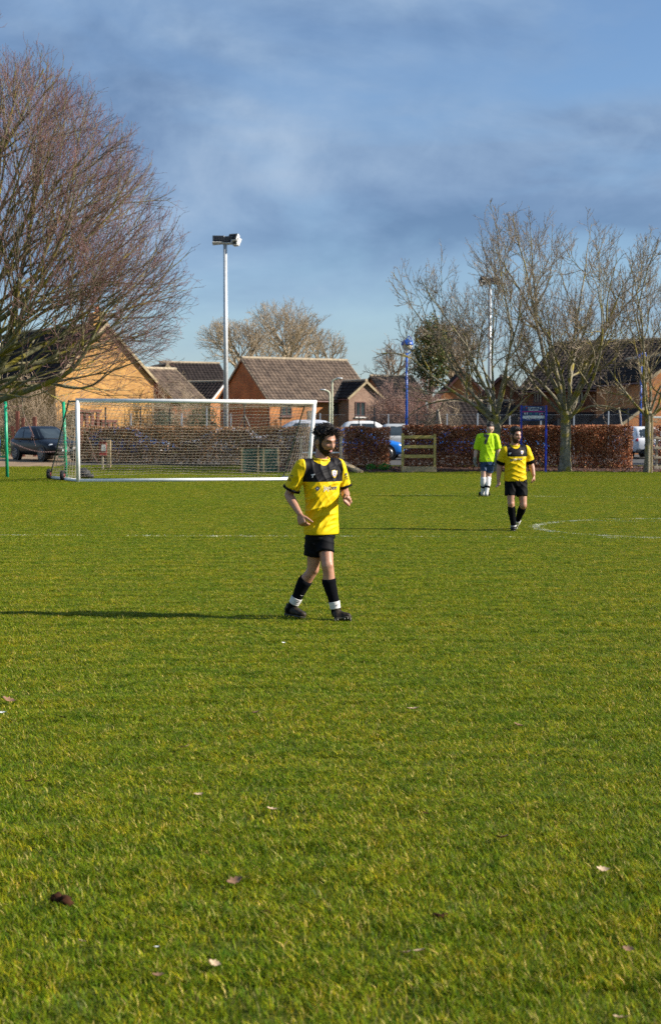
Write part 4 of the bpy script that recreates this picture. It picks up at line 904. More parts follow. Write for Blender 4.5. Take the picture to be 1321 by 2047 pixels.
car('blue car glimpsed through the hedge between timber gate and goalkeeper', 905, 63.5, R(176), (0.015, 0.17, 0.6), 1.45)
car('light blue car glimpsed through the hedge behind the goalkeeper', 1005, 64, R(4), (0.02, 0.2, 0.55), 1.42)
car('blue car glimpsed through the net and hedge at left', 262, 66, R(3), (0.03, 0.16, 0.5), 1.45)
car('silver car glimpsed through the net and hedge by the floodlight mast', 440, 66, R(180), (0.4, 0.43, 0.5), 1.42)
car('pale grey van-like car with its roof above the hedge beside the right goal post', 590, 65.5, R(178), (0.5, 0.53, 0.6), 1.78, 4.3)
car('white car with roof just above the hedge below the front gable bay', 745, 78, R(4), (0.75, 0.75, 0.74), 1.78, 4.2)
# ------------------------------------------------------------------ people
def remesh(mb, vox, it, name):
    ob = bpy.data.objects.new('tmp', mb.mesh('tmp')); COL.objects.link(ob)
    m = ob.modifiers.new('r', 'REMESH'); m.mode = 'VOXEL'; m.voxel_size = vox; m.use_smooth_shade = True
    if it: s = ob.modifiers.new('s', 'SMOOTH'); s.factor = .5; s.iterations = it
    dg = bpy.context.evaluated_depsgraph_get(); me = bpy.data.meshes.new_from_object(ob.evaluated_get(dg)); me.name = name
    old = ob.data; bpy.data.objects.remove(ob); bpy.data.meshes.remove(old)
    me.polygons.foreach_set('use_smooth', [True] * len(me.polygons)); return me
def interp(x, tab):
    for (a, va), (b, vb) in zip(tab, tab[1:]):
        if x <= b: k = smooth(a, b, x); return va + (vb - va) * k
    return tab[-1][1]
class Head:
    def __init__(s, c, yaw, pitch, roll=0, sc=1.0):
        s.c = Vector(c); s.sc = sc
        f = Vector((math.sin(yaw) * math.cos(pitch), -math.cos(yaw) * math.cos(pitch), -math.sin(pitch))); l = Vector((math.cos(yaw), math.sin(yaw), 0)); u = l.cross(f) * -1
        u = f.cross(l) if f.cross(l).z > 0 else l.cross(f)
        if roll: q = Matrix.Rotation(roll, 3, f); l, u = q @ l, q @ u
        s.f, s.l, s.u = f, l, u
    def W(s, p): return s.c + (s.l * p[0] + s.f * p[1] + s.u * p[2]) * s.sc
    @staticmethod
    def surf(dx, dy, dz):
        p = Vector((dx * .076, dy * .098, dz * .118)); x0 = p.x
        if p.z < 0:
            k = smooth(0, 1, -p.z / .118); p.x *= 1 - .16 * k; p.y *= (1 - .35 * k) if p.y < 0 else (1 + .02 * k)
        e = lambda a, b: math.exp(-(a / b) ** 2)
        if dy > 0:
            w = min(1, dy * 1.6); x, z, ax = x0, p.z, abs(x0)
            g = max(0, min(1, (.028 - z) / .056)) * (1 if z > -.030 else math.exp(-((z + .030) / .009) ** 2)); d = .027 * g * e(x, .0100 + .010 * g)
            d -= .016 * e(ax - .031, .018) * e(z - .010, .012); d += .009 * e(ax - .026, .028) * e(z - .031, .010); d += .005 * e(ax - .045, .018) * e(z + .022, .018)
            d += .007 * e(x, .022) * e(z + .059, .011) - .006 * e(x, .024) * e(z + .060, .0035); d += .012 * e(x, .024) * e(z + .098, .018); d -= .004 * e(x, .03) * e(z + .078, .007)
            p.y += d * w
        return p
    def grid(s, mb, off, nu=88, nv=60):
        vs, fs = [], []
        for j in range(nv + 1):
            ph = math.pi * j / nv - math.pi / 2
            for i in range(nu):
                th = 2 * math.pi * i / nu; d = Vector((math.cos(ph) * math.sin(th), math.cos(ph) * math.cos(th), math.sin(ph))); p = s.surf(*d)
                q = p + d * off(p, d); vs.append(s.W(q))
        for j in range(nv):
            for i in range(nu): fs.append((j * nu + i, j * nu + (i + 1) % nu, (j + 1) * nu + (i + 1) % nu, (j + 1) * nu + i))
        mb.add(vs, fs)
    @staticmethod
    def phi(p): return math.atan2(abs(p.x) / .076, p.y / .098)
HAIRLINE = [(0, .070), (.55, .068), (.85, .058), (1.02, .020), (1.2, -.022), (1.40, -.012), (1.48, .012), (1.66, .012), (1.80, -.05), (3.2, -.066)]
BEARDTOP = [(0, -.040), (.25, -.042), (.42, -.052), (.7, -.050), (1.0, -.034), (1.15, -.01), (1.38, .0), (1.45, -.06), (3.2, -.2)]
def mat_skin(name, c):
    m, nt, b = new_mat(name); g = N(nt, 'ShaderNodeTexCoord'); n = N(nt, 'ShaderNodeTexNoise'); L(nt, g.outputs['Object'], n.inputs[0]); n.inputs['Scale'].default_value = 14; n.inputs['Detail'].default_value = 6
    r = ramp(nt, n.outputs[0], [(.35, (c[0] * .88, c[1] * .78, c[2] * .74)), (.65, c)]); L(nt, r.outputs[0], b.inputs['Base Color']); b.inputs['Roughness'].default_value = .48
    b.inputs['Subsurface Weight'].default_value = .12; b.inputs['Subsurface Radius'].default_value = (.02, .007, .004); b.inputs['Subsurface Scale'].default_value = .5; return m
def mat_shirt(name, c1, c2, rough=.6, gloss=.16):
    m, nt, b = new_mat(name); a = N(nt, 'ShaderNodeAttribute', attribute_name='yoke'); gt = N(nt, 'ShaderNodeMath', operation='GREATER_THAN'); L(nt, a.outputs['Fac'], gt.inputs[0]); gt.inputs[1].default_value = 0
    t = N(nt, 'ShaderNodeTexCoord'); n = N(nt, 'ShaderNodeTexNoise'); L(nt, t.outputs['Object'], n.inputs[0]); n.inputs['Scale'].default_value = 160; bp = N(nt, 'ShaderNodeBump'); bp.inputs['Strength'].default_value = .15; bp.inputs['Distance'].default_value = .002
    L(nt, n.outputs[0], bp.inputs['Height']); L(nt, bp.outputs[0], b.inputs['Normal']); L(nt, mixc(nt, gt.outputs[0], c1, c2), b.inputs['Base Color']); b.inputs['Roughness'].default_value = rough; b.inputs['Specular IOR Level'].default_value = gloss; b.inputs['Sheen Weight'].default_value = .0; return m
M['skin'] = mat_skin('skin', (.42, .22, .14)); M['skin_pale'] = mat_skin('skin_pale', (.56, .36, .28))
M['hair'] = mat('dark_hair', (.014, .009, .007), .5, .4, 40, bump=.5, spec=.3); M['beard'] = mat('dark_beard', (.022, .013, .009), .7, .4, 60, bump=.5, spec=.2); M['stubble'] = mat('short_beard', (.06, .034, .024), .7, .3, 60, bump=.3, spec=.2)
M['shirt_y'] = mat_shirt('yellow_black_shirt', (.68, .475, .003), (.006, .005, .007)); M['shirt_g'] = mat_shirt('lime_shirt', (.46, .70, .010), (.02, .02, .02))
M['yellow'] = mat('yellow_fabric', (.68, .475, .003), .6, .05); M['black_f'] = mat('black_fabric_kit', (.0035, .0035, .005), .7, .2, 30, spec=.12); M['sock_k'] = mat('black_sock', (.0035, .004, .006), .9, .2, 60, spec=.08); M['white_f'] = mat('white_fabric', (.60, .58, .56), .8, .06, 20)
M['navy'] = mat('navy_shorts', (.008, .035, .10), .55, .15, 12); M['boot'] = mat('dark_boot', (.030, .021, .013), .5, .5, 22, bump=.3, spec=.25); M['boot_k'] = mat('black_boot', (.010, .010, .011), .5, .3, 14, spec=.25); M['sole'] = mat('boot_sole', (.05, .045, .03), .5, .3, 9)
M['print_n'] = mat('navy_print', (.015, .03, .10), .5, .05); M['print_k'] = mat('black_print', (.02, .018, .02), .5, .05); M['print_l'] = mat('lilac_print', (.45, .4, .58), .5, .1); M['glove'] = mat('goalkeeper_glove', (.34, .30, .24), .7, .3, 18, col2=(.12, .11, .10)); M['lip'] = mat('lip', (.42, .16, .14), .5, .1); M['eye_shaded'] = mat('eye', (.22, .17, .15), .3, .1); M['iris'] = mat('iris', (.02, .012, .008), .2, .1)  # eyeball white darkened: shade in the sockets is put into its colour
def text_mesh(s, bold=0.0):
    cu = bpy.data.curves.new('t', 'FONT'); cu.body = s; cu.size = 1; cu.align_x = 'CENTER'; cu.align_y = 'CENTER'; cu.offset = bold
    ob = bpy.data.objects.new('t', cu); COL.objects.link(ob); dg = bpy.context.evaluated_depsgraph_get(); me = bpy.data.meshes.new_from_object(ob.evaluated_get(dg)); bpy.data.objects.remove(ob)
    bm = bmesh.new(); bm.from_mesh(me); bmesh.ops.triangulate(bm, faces=bm.faces[:]); bmesh.ops.subdivide_edges(bm, edges=[e for e in bm.edges if e.calc_length() > .15], cuts=2, use_grid_fill=False); bmesh.ops.triangulate(bm, faces=bm.faces[:])
    vs = [(v.co.x, v.co.y) for v in bm.verts]; bm.verts.index_update(); fs = [[v.index for v in f.verts] for f in bm.faces]; bm.free(); return vs, fs
class Person:
    def __init__(s, name, label, D0, basepx, vox):
        s.D0 = D0; b = G(*basepx); s.o = Vector((b.x, b.y, 0)); s.root = empty(name, s.o, 0, label, 'person'); s.vox = vox; s.skin = MB()
    def J(s, px, py, dy=0.0): return at(px, py, s.D0 + dy) - s.o
    def limb(s, mb, pts, rs, n=18):
        mb.tube(pts, rs, n)
        for p, r in ((pts[0], rs[0]), (pts[-1], rs[-1])): mb.ball(p, r, r, r, nu=14, nv=8)
    def along(s, a, b, prof): return [a.lerp(b, t) for t, r in prof], [r for t, r in prof]
    def arm(s, sh, el, wr, k=1.0):
        p, r = s.along(sh, el, [(0, .054 * k), (.35, .051 * k), (.7, .044 * k), (1, .040 * k)]); s.limb(s.skin, p, r)
        p, r = s.along(el, wr, [(0, .040 * k), (.25, .044 * k), (.6, .035 * k), (1, .026 * k)]); s.limb(s.skin, p, r)
    def leg(s, hip, kn, an, k=1.0, back=Vector((0, .02, 0))):
        p, r = s.along(hip, kn, [(0, .088 * k), (.4, .078 * k), (.75, .063 * k), (.93, .056 * k), (1, .056 * k)]); s.limb(s.skin, p, r)
        p, r = s.along(kn, an, [(0, .055 * k), (.12, .051 * k), (.35, .058 * k), (.65, .044 * k), (1, .036 * k)]); p[2] += back; p[3] += back * .5; s.limb(s.skin, p, r)
        kc = kn - back * .9; s.skin.ball(kc, .042 * k, .042 * k, .05 * k)
    def hand(s, mb, wr, d, t, curl, k=1.0, fat=1.0, spread=0.0, thumb_curl=20):
        d = d.normalized(); t = (t - d * t.dot(d)).normalized(); n = d.cross(t).normalized(); n *= s.palm_sign
        mb.loft([(wr + d * (x * k), t * (w * k * fat), n * (h * k * fat), 2.6) for x, w, h in ((-.02, .022, .020), (.0, .026, .019), (.035, .038, .018), (.07, .043, .016), (.095, .040, .013), (.1, .02, .006))], 18)
        for i in range(4):
            p = wr + d * (.09 * k) + t * ((.030 - .0205 * i) * k * (1 + spread)); Ln = (.074, .081, .074, .058)[i] * k; ang = R(curl * .35 + (2 - i) * 2); pts = [p - d * .02 * k]; dd = d
            for seg, c in ((.45, .75), (.31, 1.0), (.24, .7)):
                ang += R(curl * c * .55 * (1 + .06 * i)); dd = d * math.cos(ang) + n * math.sin(ang); pts.append(pts[-1] + dd * Ln * seg * (1.25 if seg == .45 else 1))
            s.limb(mb, pts, [r * k * fat for r in (.0105, .0098, .009, .0078)], 10)
        p = wr + d * (.03 * k) + t * (.022 * k); a = R(thumb_curl); dd = (t * .72 + d * .66 + n * .28).normalized(); p1 = p + dd * .045 * k; dd2 = (dd + d * .35 + n * math.sin(a)).normalized(); p2 = p1 + dd2 * .034 * k; p3 = p2 + (dd2 + n * math.sin(a) * .6).normalized() * .027 * k
        s.limb(mb, [p, p1, p2, p3], [.016 * k * fat, .0125 * k * fat, .0112 * k * fat, .0092 * k * fat], 10)
    def head(s, H, neck, hair_off, beard=True, nr=.054, hairmat='hair', beardmat='beard'):
        s.H = H; H.grid(s.skin, lambda p, d: 0)
        for sd in (-1, 1):
            Mx = Matrix((H.l, H.f, H.u)).transposed() @ Matrix.Rotation(R(-14), 3, 'X') @ Matrix.Rotation(R(22 * sd), 3, 'Z'); c_ = H.W((sd * .077, -.006, -.010)); s.skin.ball(c_, .007 * H.sc, .015 * H.sc, .027 * H.sc, Mx); s.skin.tube([c_ + Mx @ Vector((sd * .006, .015 * math.cos(a), .028 * math.sin(a))) for a in [R(-70 + 24 * q) for q in range(14)]], .0055, 8)
        s.limb(s.skin, [neck - Vector((0, 0, .06)), neck, neck.lerp(H.W((0, -.015, -.06)), .6), H.W((0, -.012, -.05))], [nr * 1.25, nr * 1.08, nr, nr * .98])
        mb = MB(); H.grid(mb, hair_off, 120, 80); s.hair = mb.build('hair', M[hairmat], s.root, True)
        if beard:
            def bo(p, d):
                ph = H.phi(p); m = smooth(.003, -.006, p.z - interp(ph, BEARDTOP)) if p.y > -.02 else 0
                m *= 1 - math.exp(-(p.x / .019) ** 4 - ((p.z + .0595) / .0075) ** 4); m *= 1 - smooth(-.112, -.119, p.z); m *= smooth(-.01, .02, p.y) if p.z < -.05 else 1
                if p.z > -.05 and abs(p.x) < .012 : m *= .7
                return -.010 + m * (.0165 + .004 * noise.noise(p * 130) + .006 * smooth(-.07, -.11, p.z))
            mb = MB(); H.grid(mb, bo, 120, 80); mb.build('beard', M[beardmat], s.root, True)
        for sd in (-1, 1):
            mb = MB(); Mx = Matrix((H.l, H.f, H.u)).transposed(); mb.ball(H.W((sd * .0315, .0775, .009)), .0125 * H.sc, .009 * H.sc, .0042 * H.sc, Mx); e = mb.build('eye', M['eye_shaded'], s.root, True)
            mb = MB(); mb.ball(H.W((sd * .0315, .0845, .008)), .0055 * H.sc, .004 * H.sc, .0042 * H.sc, Mx); mb.build('iris', M['iris'], e, True)
            mb = MB(); mb.tube([H.W(q) for q in ((sd * .013, .094, .026), (sd * .026, .0925, .031), (sd * .04, .086, .031), (sd * .05, .076, .026))], [.0045, .006, .005, .0025], 8); mb.build('eyebrow', M['beard'], s.root, True)
        mb = MB(); Mx = Matrix((H.l, H.f, H.u)).transposed(); mb.ball(H.W((0, .0945, -.0635)), .017, .006, .0055, Mx); mb.ball(H.W((0, .096, -.0555)), .017, .005, .0042, Mx); mb.build('mouth', M['lip'], s.root, True)
    def strands(s, n, length, rad, region, lean, seed):
        r = random.Random(seed); mb = MB(); H = s.H
        while len(mb.f) < n * 9:
            d = Vector((r.gauss(0, 1), r.gauss(0, 1), r.gauss(0, 1))).normalized(); p = H.surf(*d)
            if not region(p): continue
            q = p + d * .018; t = (d * .22 + Vector((r.gauss(0, .5), r.gauss(0, .5), r.gauss(0, .3))) + lean(p)).normalized(); Ln = length * r.uniform(.6, 1.3); b = Vector((r.gauss(0, .5), r.gauss(0, .5), -.4 + r.gauss(0, .3))); pts = [q, q + t * Ln * .4, q + t * Ln * .75 + b * Ln * .12, q + t * Ln + b * Ln * .4]
            mb.tube([H.W(x) for x in pts], [rad, rad * .95, rad * .7, rad * .15], 3, False)
        tag(mb.build('hair_lock', M['hair'], s.hair, True), kind='stuff')
    def torso(s, pel, neck, latp, lats, tab, drop=Vector((0, 0, 0))):
        """shirt tube: tab rows (t, half width, half depth)"""
        mb = MB(); rings = []; ax = neck - pel
        for t, hw, hd in tab:
            lat = (latp.lerp(lats, max(0, min(1, t)))).normalized(); fw = Vector((lat.y, -lat.x, 0)); c = pel + ax * t + fw * (.012 * math.sin(3.1 * max(0, min(1, t)))); rings.append((c, lat * hw, fw * hd, 2.35))
        mb.loft(rings, 48); return mb
    def finish_skin(s, m='skin', it=2):
        me = remesh(s.skin, s.vox, it, 'body'); me.materials.append(M[m]); return link('body', me, None, s.root)
    def cloth(s, mb, name, m, vox, it, disp=None, yoke=None):
        me = remesh(mb, vox, it, name); me.materials.append(M[m]); nv = len(me.vertices)
        if disp:
            nn = [v.normal.copy() for v in me.vertices]
            for v, n_ in zip(me.vertices, nn): v.co += n_ * disp(v.co, n_)
            for _ in range(1): pass
        if yoke:
            a = me.attributes.new('yoke', 'FLOAT', 'POINT'); a.data.foreach_set('value', np.array([yoke(v.co) for v in me.vertices], dtype=np.float32))
        me.update(); o = link(name, me, None, s.root); return o
    def bvh(s, o): return BVHTree.FromPolygons([v.co for v in o.data.vertices], [p.vertices for p in o.data.polygons])
    def decal(s, tree, vs, fs, m, name, parent, off=.0035):
        P = []; c = CAM - s.o
        for x, y in vs:
            d = ray(x, y).normalized(); h = tree.ray_cast(c, d)
            if h[0] is None: P.append(None); continue
            P.append(h[0] - d * off)
        ok = [f for f in fs if all(P[i] is not None for i in f)]
        if not ok: return
        mb = MB(); mb.add([p if p is not None else (0, 0, 0) for p in P], ok); return mb.build(name, M[m], parent)
    def text(s, tree, txt, cx, cy, k, m, name, parent, skew=0, bold=0, sx=1.0, off=.004):
        vs, fs = text_mesh(txt, bold); s.decal(tree, [(cx + x * k * sx, cy - y * k + skew * x * k) for x, y in vs], fs, m, name, parent, off)
    def poly(s, tree, pts, m, name, parent, off=.0035):
        n = len(pts); cx = sum(p[0] for p in pts) / n; cy = sum(p[1] for p in pts) / n; vs = [(cx, cy)]; fs = []
        K = 4; rings = []
        for k in range(1, K + 1): rings.append([len(vs) + i for i in range(n)]); vs += [(cx + (p[0] - cx) * k / K, cy + (p[1] - cy) * k / K) for p in pts]
        for i in range(n): fs.append((0, rings[0][i], rings[0][(i + 1) % n]))
        for k in range(K - 1):
            for i in range(n): a, b = rings[k], rings[k + 1]; fs += [(a[i], b[i], b[(i + 1) % n]), (a[i], b[(i + 1) % n], a[(i + 1) % n])]
        s.decal(tree, vs, fs, m, name, parent, off)
    def boot(s, heel, toe, ank, m='boot', k=1.0, sole='sole'):
        d = (toe - heel); Ln = d.length; d.normalize(); u = (ank - heel); u = (u - d * u.dot(d)).normalized(); sd = d.cross(u)
        mb = MB(); mb.loft([(heel + d * (Ln * x) + u * (h * k / 2 + lift), sd * (w * k), u * (h * k / 2), 2.6) for x, w, h, lift in ((-.01, .012, .04, .018), (.02, .028, .075, .012), (.12, .035, .098, .010), (.28, .036, .100, .010), (.42, .037, .088, .010), (.58, .043, .070, .010), (.75, .046, .056, .010), (.9, .038, .046, .012), (.98, .02, .034, .014), (1.0, .008, .02, .018))], 26)
        mb.tube([heel + d * (Ln * .2) + u * .06, heel + d * (Ln * .2) + u * .105 * k], [.043 * k, .041 * k], 18)
        me = remesh(mb, .005, 2, 'boot'); me.materials.append(M[m]); o = link('boot', me, None, s.root)
        mb = MB(); mb.loft([(heel + d * (Ln * x) + u * .008, sd * (w * k), u * .008, 3) for x, w in ((0, .012), (.03, .028), (.15, .033), (.45, .03), (.7, .045), (.9, .037), (.99, .012))], 20); mb.build('sole', M[sole], o)
        mb = MB()
        for x, y in ((.06, .018), (.06, -.018), (.2, .022), (.2, -.022), (.6, .028), (.6, -.028), (.78, .03), (.78, -.03), (.92, .014), (.92, -.014)): q = heel + d * (Ln * x) + sd * y * k; mb.tube([q + u * .004, q - u * .012], [.008, .006], 7)
        mb.build('stud', M[sole], o)
        mb = MB()
        for x in (.36, .43, .5, .57): q = heel + d * (Ln * x) + u * (.102 - .16 * (x - .36)) * k; mb.tube([q - sd * .018, q + u * .005, q + sd * .018], .0038, 6)
        mb.build('lace', M['black_f'], o); return o
    def sock(s, kn, an, t0, t1, m, back=Vector((0, .02, 0)), k=1.0, name='sock', extra=.006):
        prof = [(0, .055), (.12, .051), (.35, .058), (.65, .044), (1, .036), (1.15, .036)]; P, RR = [], []
        for i in range(11):
            t = t0 + (t1 - t0) * i / 10; r = None
            for (a, ra), (b, rb) in zip(prof, prof[1:]):
                if a <= t <= b: r = ra + (rb - ra) * (t - a) / (b - a)
            r = r or .036; bk = back * max(0, 1 - abs(t - .38) / .42); P.append(kn + (an - kn) * t + bk); RR.append(r * k + extra + .0015 * math.sin(i * 2.3))
        mb = MB(); mb.tube(P, RR, 24); return mb.build(name, M[m], s.root, True)
def folds(ang, wl, amp, seed, sharp=1.6):
    ca, sa = math.cos(ang), math.sin(ang)
    def f(p):
        q = p.x * sa + p.z * ca + .045 * noise.noise((p.x * 5 + seed, p.y * 5, p.z * 5)); t = p.x * ca - p.z * sa
        w = (1 - abs(math.sin(math.pi * q / wl + 2.2 * noise.noise((p.x * 3, p.z * 3, seed))))) ** sharp
        return amp * (w - .3) * (.55 + .9 * max(0, noise.noise((q * 6, t * 4, seed + 3)) + .25))
    return f
V = Vector
def frame(a): return V((math.cos(a), math.sin(a), 0)), V((math.sin(a), -math.cos(a), 0))          # left, forward for a body turned a to the right of facing the camera

# ---- nearest player
p = Person('person', 'man in yellow and black football shirt walking right across the grass, nearest the camera', 12.6, (640, 1241), .0055)
l, f = frame(R(33)); J = p.J
shR, shL, elR, elL, wrR, wrL = J(605, 929, -.10), J(675, 928, .10), J(577, 990, -.05), J(689, 984, .13), J(599, 1027, -.20), J(692, 997, -.11)
hpR, hpL, knR, knL, anR, anL = J(634, 1042, -.05), J(645, 1042, .04), J(625.5, 1138, .0), J(654.5, 1131, -.13), J(583, 1214, .09), J(671, 1220, -.13)
pel, nk = J(642, 1047, .0), J(641, 918, .0)
p.palm_sign = 1; bk = V((-.6, .6, 0)) * .022
p.arm(shR, elR, wrR, .95); p.arm(shL, elL, wrL, .95); p.leg(hpR, knR, anR, .98, bk); p.leg(hpL, knL, anL, .98, bk)
p.limb(p.skin, [pel, pel.lerp(nk, .5), pel.lerp(nk, .8)], [.105, .1, .085]); p.limb(p.skin, [shR - V((0, 0, .03)), nk - V((0, 0, .10)), shL - V((0, 0, .03))], [.04, .05, .04])
p.palm_sign = -1; p.hand(p.skin, wrR, V((.26, -.30, -.95)), V((.8, -.55, .1)), 52, .98, 1, 0, 5)
p.palm_sign = -1; p.hand(p.skin, wrL, V((.0, -.75, -.35)), V((-.45, .15, .6)), 120, .95, 1.05, 0, 60)
H = Head(J(649.5, 881.5, -.02), R(41), R(17), R(2), 1.06)
def hair1(q, d):
    ph = H.phi(q); e = q.z - interp(ph, HAIRLINE); m = smooth(-.004, .006, e); top = smooth(.0, .05, e) * smooth(.02, .09, q.z)
    return -.012 + m * (.0155 + .030 * top + .007 * noise.noise(q * 38) * (.4 + top) + .005 * noise.noise(q * 90))
p.head(H, nk, hair1)
p.strands(800, .034, .0032, lambda q: q.z - interp(H.phi(q), HAIRLINE) > .004 and q.z > .03, lambda q: V((-.3, .5 * (q.y > .02), .25)), 3)
p.finish_skin()
TAB = [(-.16, .162, .124), (-.10, .166, .126), (0, .163, .123), (.15, .156, .118), (.32, .152, .115), (.5, .163, .119), (.66, .176, .122), (.78, .180, .115), (.86, .172, .100), (.92, .142, .088), (.97, .096, .074), (1.0, .070, .064)]
latp, lats = frame(R(40))[0], frame(R(30))[0]; mb = p.torso(pel, nk, latp, lats, TAB)
for sh, el, e in ((shR, elR, .80), (shL, elL, .80)):
    d = el - sh; p.limb(mb, [sh - (sh - nk) * .35 + V((0, 0, -.02)), sh + d * .05], [.062, .066]); mb.tube([sh + d * t for t in (0, .2, .45, .65, e)], [.066, .069, .070, .070, .071], 26)
zc = J(640, 963, -.1).z; F1, F2, F3 = folds(R(-52), .052, .027, 2), folds(R(-34), .085, .024, 9), folds(R(66), .07, .011, 5)
def front(n): return .12 + .88 * smooth(.15, .75, -n.y)
def d1(co, n): return front(n) * d0(co, n) * smooth(zc - .46, zc - .36, co.z)
def d0(co, n): lo = smooth(zc + .10, zc - .10, co.z); return F1(co) * lo * .75 + F2(co) * (.35 + .5 * lo) + F3(co) * (.8 - .5 * lo)
lm = (shL - shR).normalized(); mc = (shL + shR) / 2; hs = (shL - shR).length / 2
def y1(co):
    q = co - mc; lat = abs(q.dot(lm)); ztop = smooth(-.06, .06, q.z); g = co - nk
    return min(co.z - zc, hs * (.98 - .04 * ztop) + .012 - lat, V((g.x, g.y * .85 + .008, g.z * .75)).length - .083)
sh1 = p.cloth(mb, 'shirt', 'shirt_y', .0065, 2, d1, y1)
for sh, el in ((shR, elR), (shL, elL)): d = el - sh; m_ = MB(); m_.tube([sh + d * .755, sh + d * .78, sh + d * .825], [.080, .0815, .080], 28); m_.build('cuff', M['black_f'], sh1, True)
def collar(P_, nk, H, sh, r=.066, tilt=V((0, 0, 0)), m='yellow'):
    mb = MB(); c = nk + V((0, 0, -.002)); lat = lats; fw = V((lat.y, -lat.x, 0)); pts = []
    for i in range(29): a = 2 * math.pi * i / 28; pts.append(c + lat * math.cos(a) * r * 1.08 + fw * (math.sin(a) * r * .98 + .008) + V((0, 0, -.004 * (math.sin(a) * .5 + .5) + .034 * (1 - (math.sin(a) * .5 + .5)))))
    mb.tube(pts, .0075, 8, False); return mb.build('collar', M[m], sh, True)
collar(p, nk, H, sh1, .068)
sm = MB(); latq = frame(R(42))[0]; fwq = V((latq.y, -latq.x, 0)); cw = J(641, 1046, 0); ch_ = J(640, 1078, .0)
sm.loft([(cw, latq * .132, fwq * .100), (cw.lerp(ch_, .4), latq * .146, fwq * .112), (ch_, latq * .146, fwq * .112)], 40)
hmR, hmL = hpR.lerp(knR, .72) + V((-.012, 0, 0)), hpL.lerp(knL, .72) + V((-.012, 0, 0))
p.limb(sm, [hpR + V((0, 0, -.05)), hpR.lerp(hmR, .5)], [.085, .092]); sm.tube([hpR, hpR.lerp(hmR, .5), hmR], [.085, .090, .083], 26); p.limb(sm, [hpL + V((0, 0, -.05)), hpL.lerp(hmL, .5)], [.085, .092]); sm.tube([hpL, hpL.lerp(hmL, .5), hmL], [.095, .092, .084], 26)
F4 = folds(R(30), .07, .008, 4); p.cloth(sm, 'shorts', 'black_f', .0065, 2, lambda co, n: F4(co))
for kn, an, t0, tb0, tb1, nm in ((knL, anL, .29, .80, .96, 'L'), (knR, anR, .26, .74, .90, 'R')):
    so = p.sock(kn, an, t0, 1.12, 'sock_k', bk); bd_ = p.sock(kn, an, tb0, tb1, 'white_f', bk, name='sock_band', extra=.0095); bt = p.bvh(bd_)
    c = (673.5, 1209) if nm == 'L' else (597, 1202); tick = [(c[0] + x, c[1] + y) for x, y in ((-4, 1.0), (-2.8, 2.4), (-.8, 2.2), (3.5, -1.6), (-.6, .6), (-2.4, 1.0))]; p.poly(bt, tick, 'print_k', 'tick_mark', bd_)
    if nm == 'R': st = p.bvh(so); p.poly(st, [(604 + x, 1190 + y) for x, y in ((-4, -.6), (-3, 1.0), (-1, 1.4), (3, .4), (-.5, .2))], 'white_f', 'tick_mark', so)
gL, gR = G(666, 1245), G(568, 1233)
p.boot(gL - p.o + V((.01, 0, .014)), J(703, 1239, -.22), anL, 'boot'); p.boot(J(570, 1229, .12), G(610, 1239) - p.o + V((0, .0, .012)), anR, 'boot')
T1 = p.bvh(sh1)
p.text(T1, 'jay', 653.5, 975.5, 13.5, 'white_f', 'sponsor_text', sh1, -.03, .012, .86); p.text(T1, 'bee', 666.5, 974.8, 13.0, 'print_n', 'sponsor_text', sh1, -.05, .012, .72)
p.poly(T1, [(634.5, 971.5), (640, 976.2), (635, 982), (629.5, 976.5)], 'print_n', 'sponsor_diamond', sh1); p.poly(T1, [(634.8, 974), (637.4, 976), (635, 978), (632.4, 976.4)], 'white_f', 'sponsor_diamond_centre', sh1, .006)
p.poly(T1, [(621.5, 948.5), (630, 947), (628, 950), (626, 951), (625, 955), (623, 955), (624.5, 951), (622.5, 950.5)], 'white_f', 'maker_mark', sh1)
shield = lambda cx, cy, k: [(cx + x * k, cy + y * k) for x, y in ((-5, -7), (0, -8.2), (5.5, -7), (5.3, 0), (3.5, 5), (.5, 8.5), (-3, 5), (-4.8, 0))]
p.poly(T1, shield(668.5, 947.5, 1.0), 'yellow', 'crest', sh1); p.poly(T1, shield(668.5, 947, .8), 'print_l', 'crest_field', sh1, .006); p.poly(T1, shield(668.7, 946.5, .45), 'print_k', 'crest_ring', sh1, .008); p.poly(T1, shield(668.7, 946.5, .25), 'white_f', 'crest_centre', sh1, .010)
for (x, y, w, h, a) in ((581, 950, 4, 1, .2), (580, 953, 5, .7, .15), (576.5, 957, 4, 2, .3), (577, 960.5, 5, .8, .2), (692, 948, 2, 2.4, -.2), (693, 953, 2.4, 1, -.1), (694, 957, 2, .9, -.1)): p.poly(T1, [(x - w, y - h - w * a), (x + w, y - h + w * a), (x + w, y + h + w * a), (x - w, y + h - w * a)], 'print_k', 'sleeve_print', sh1)

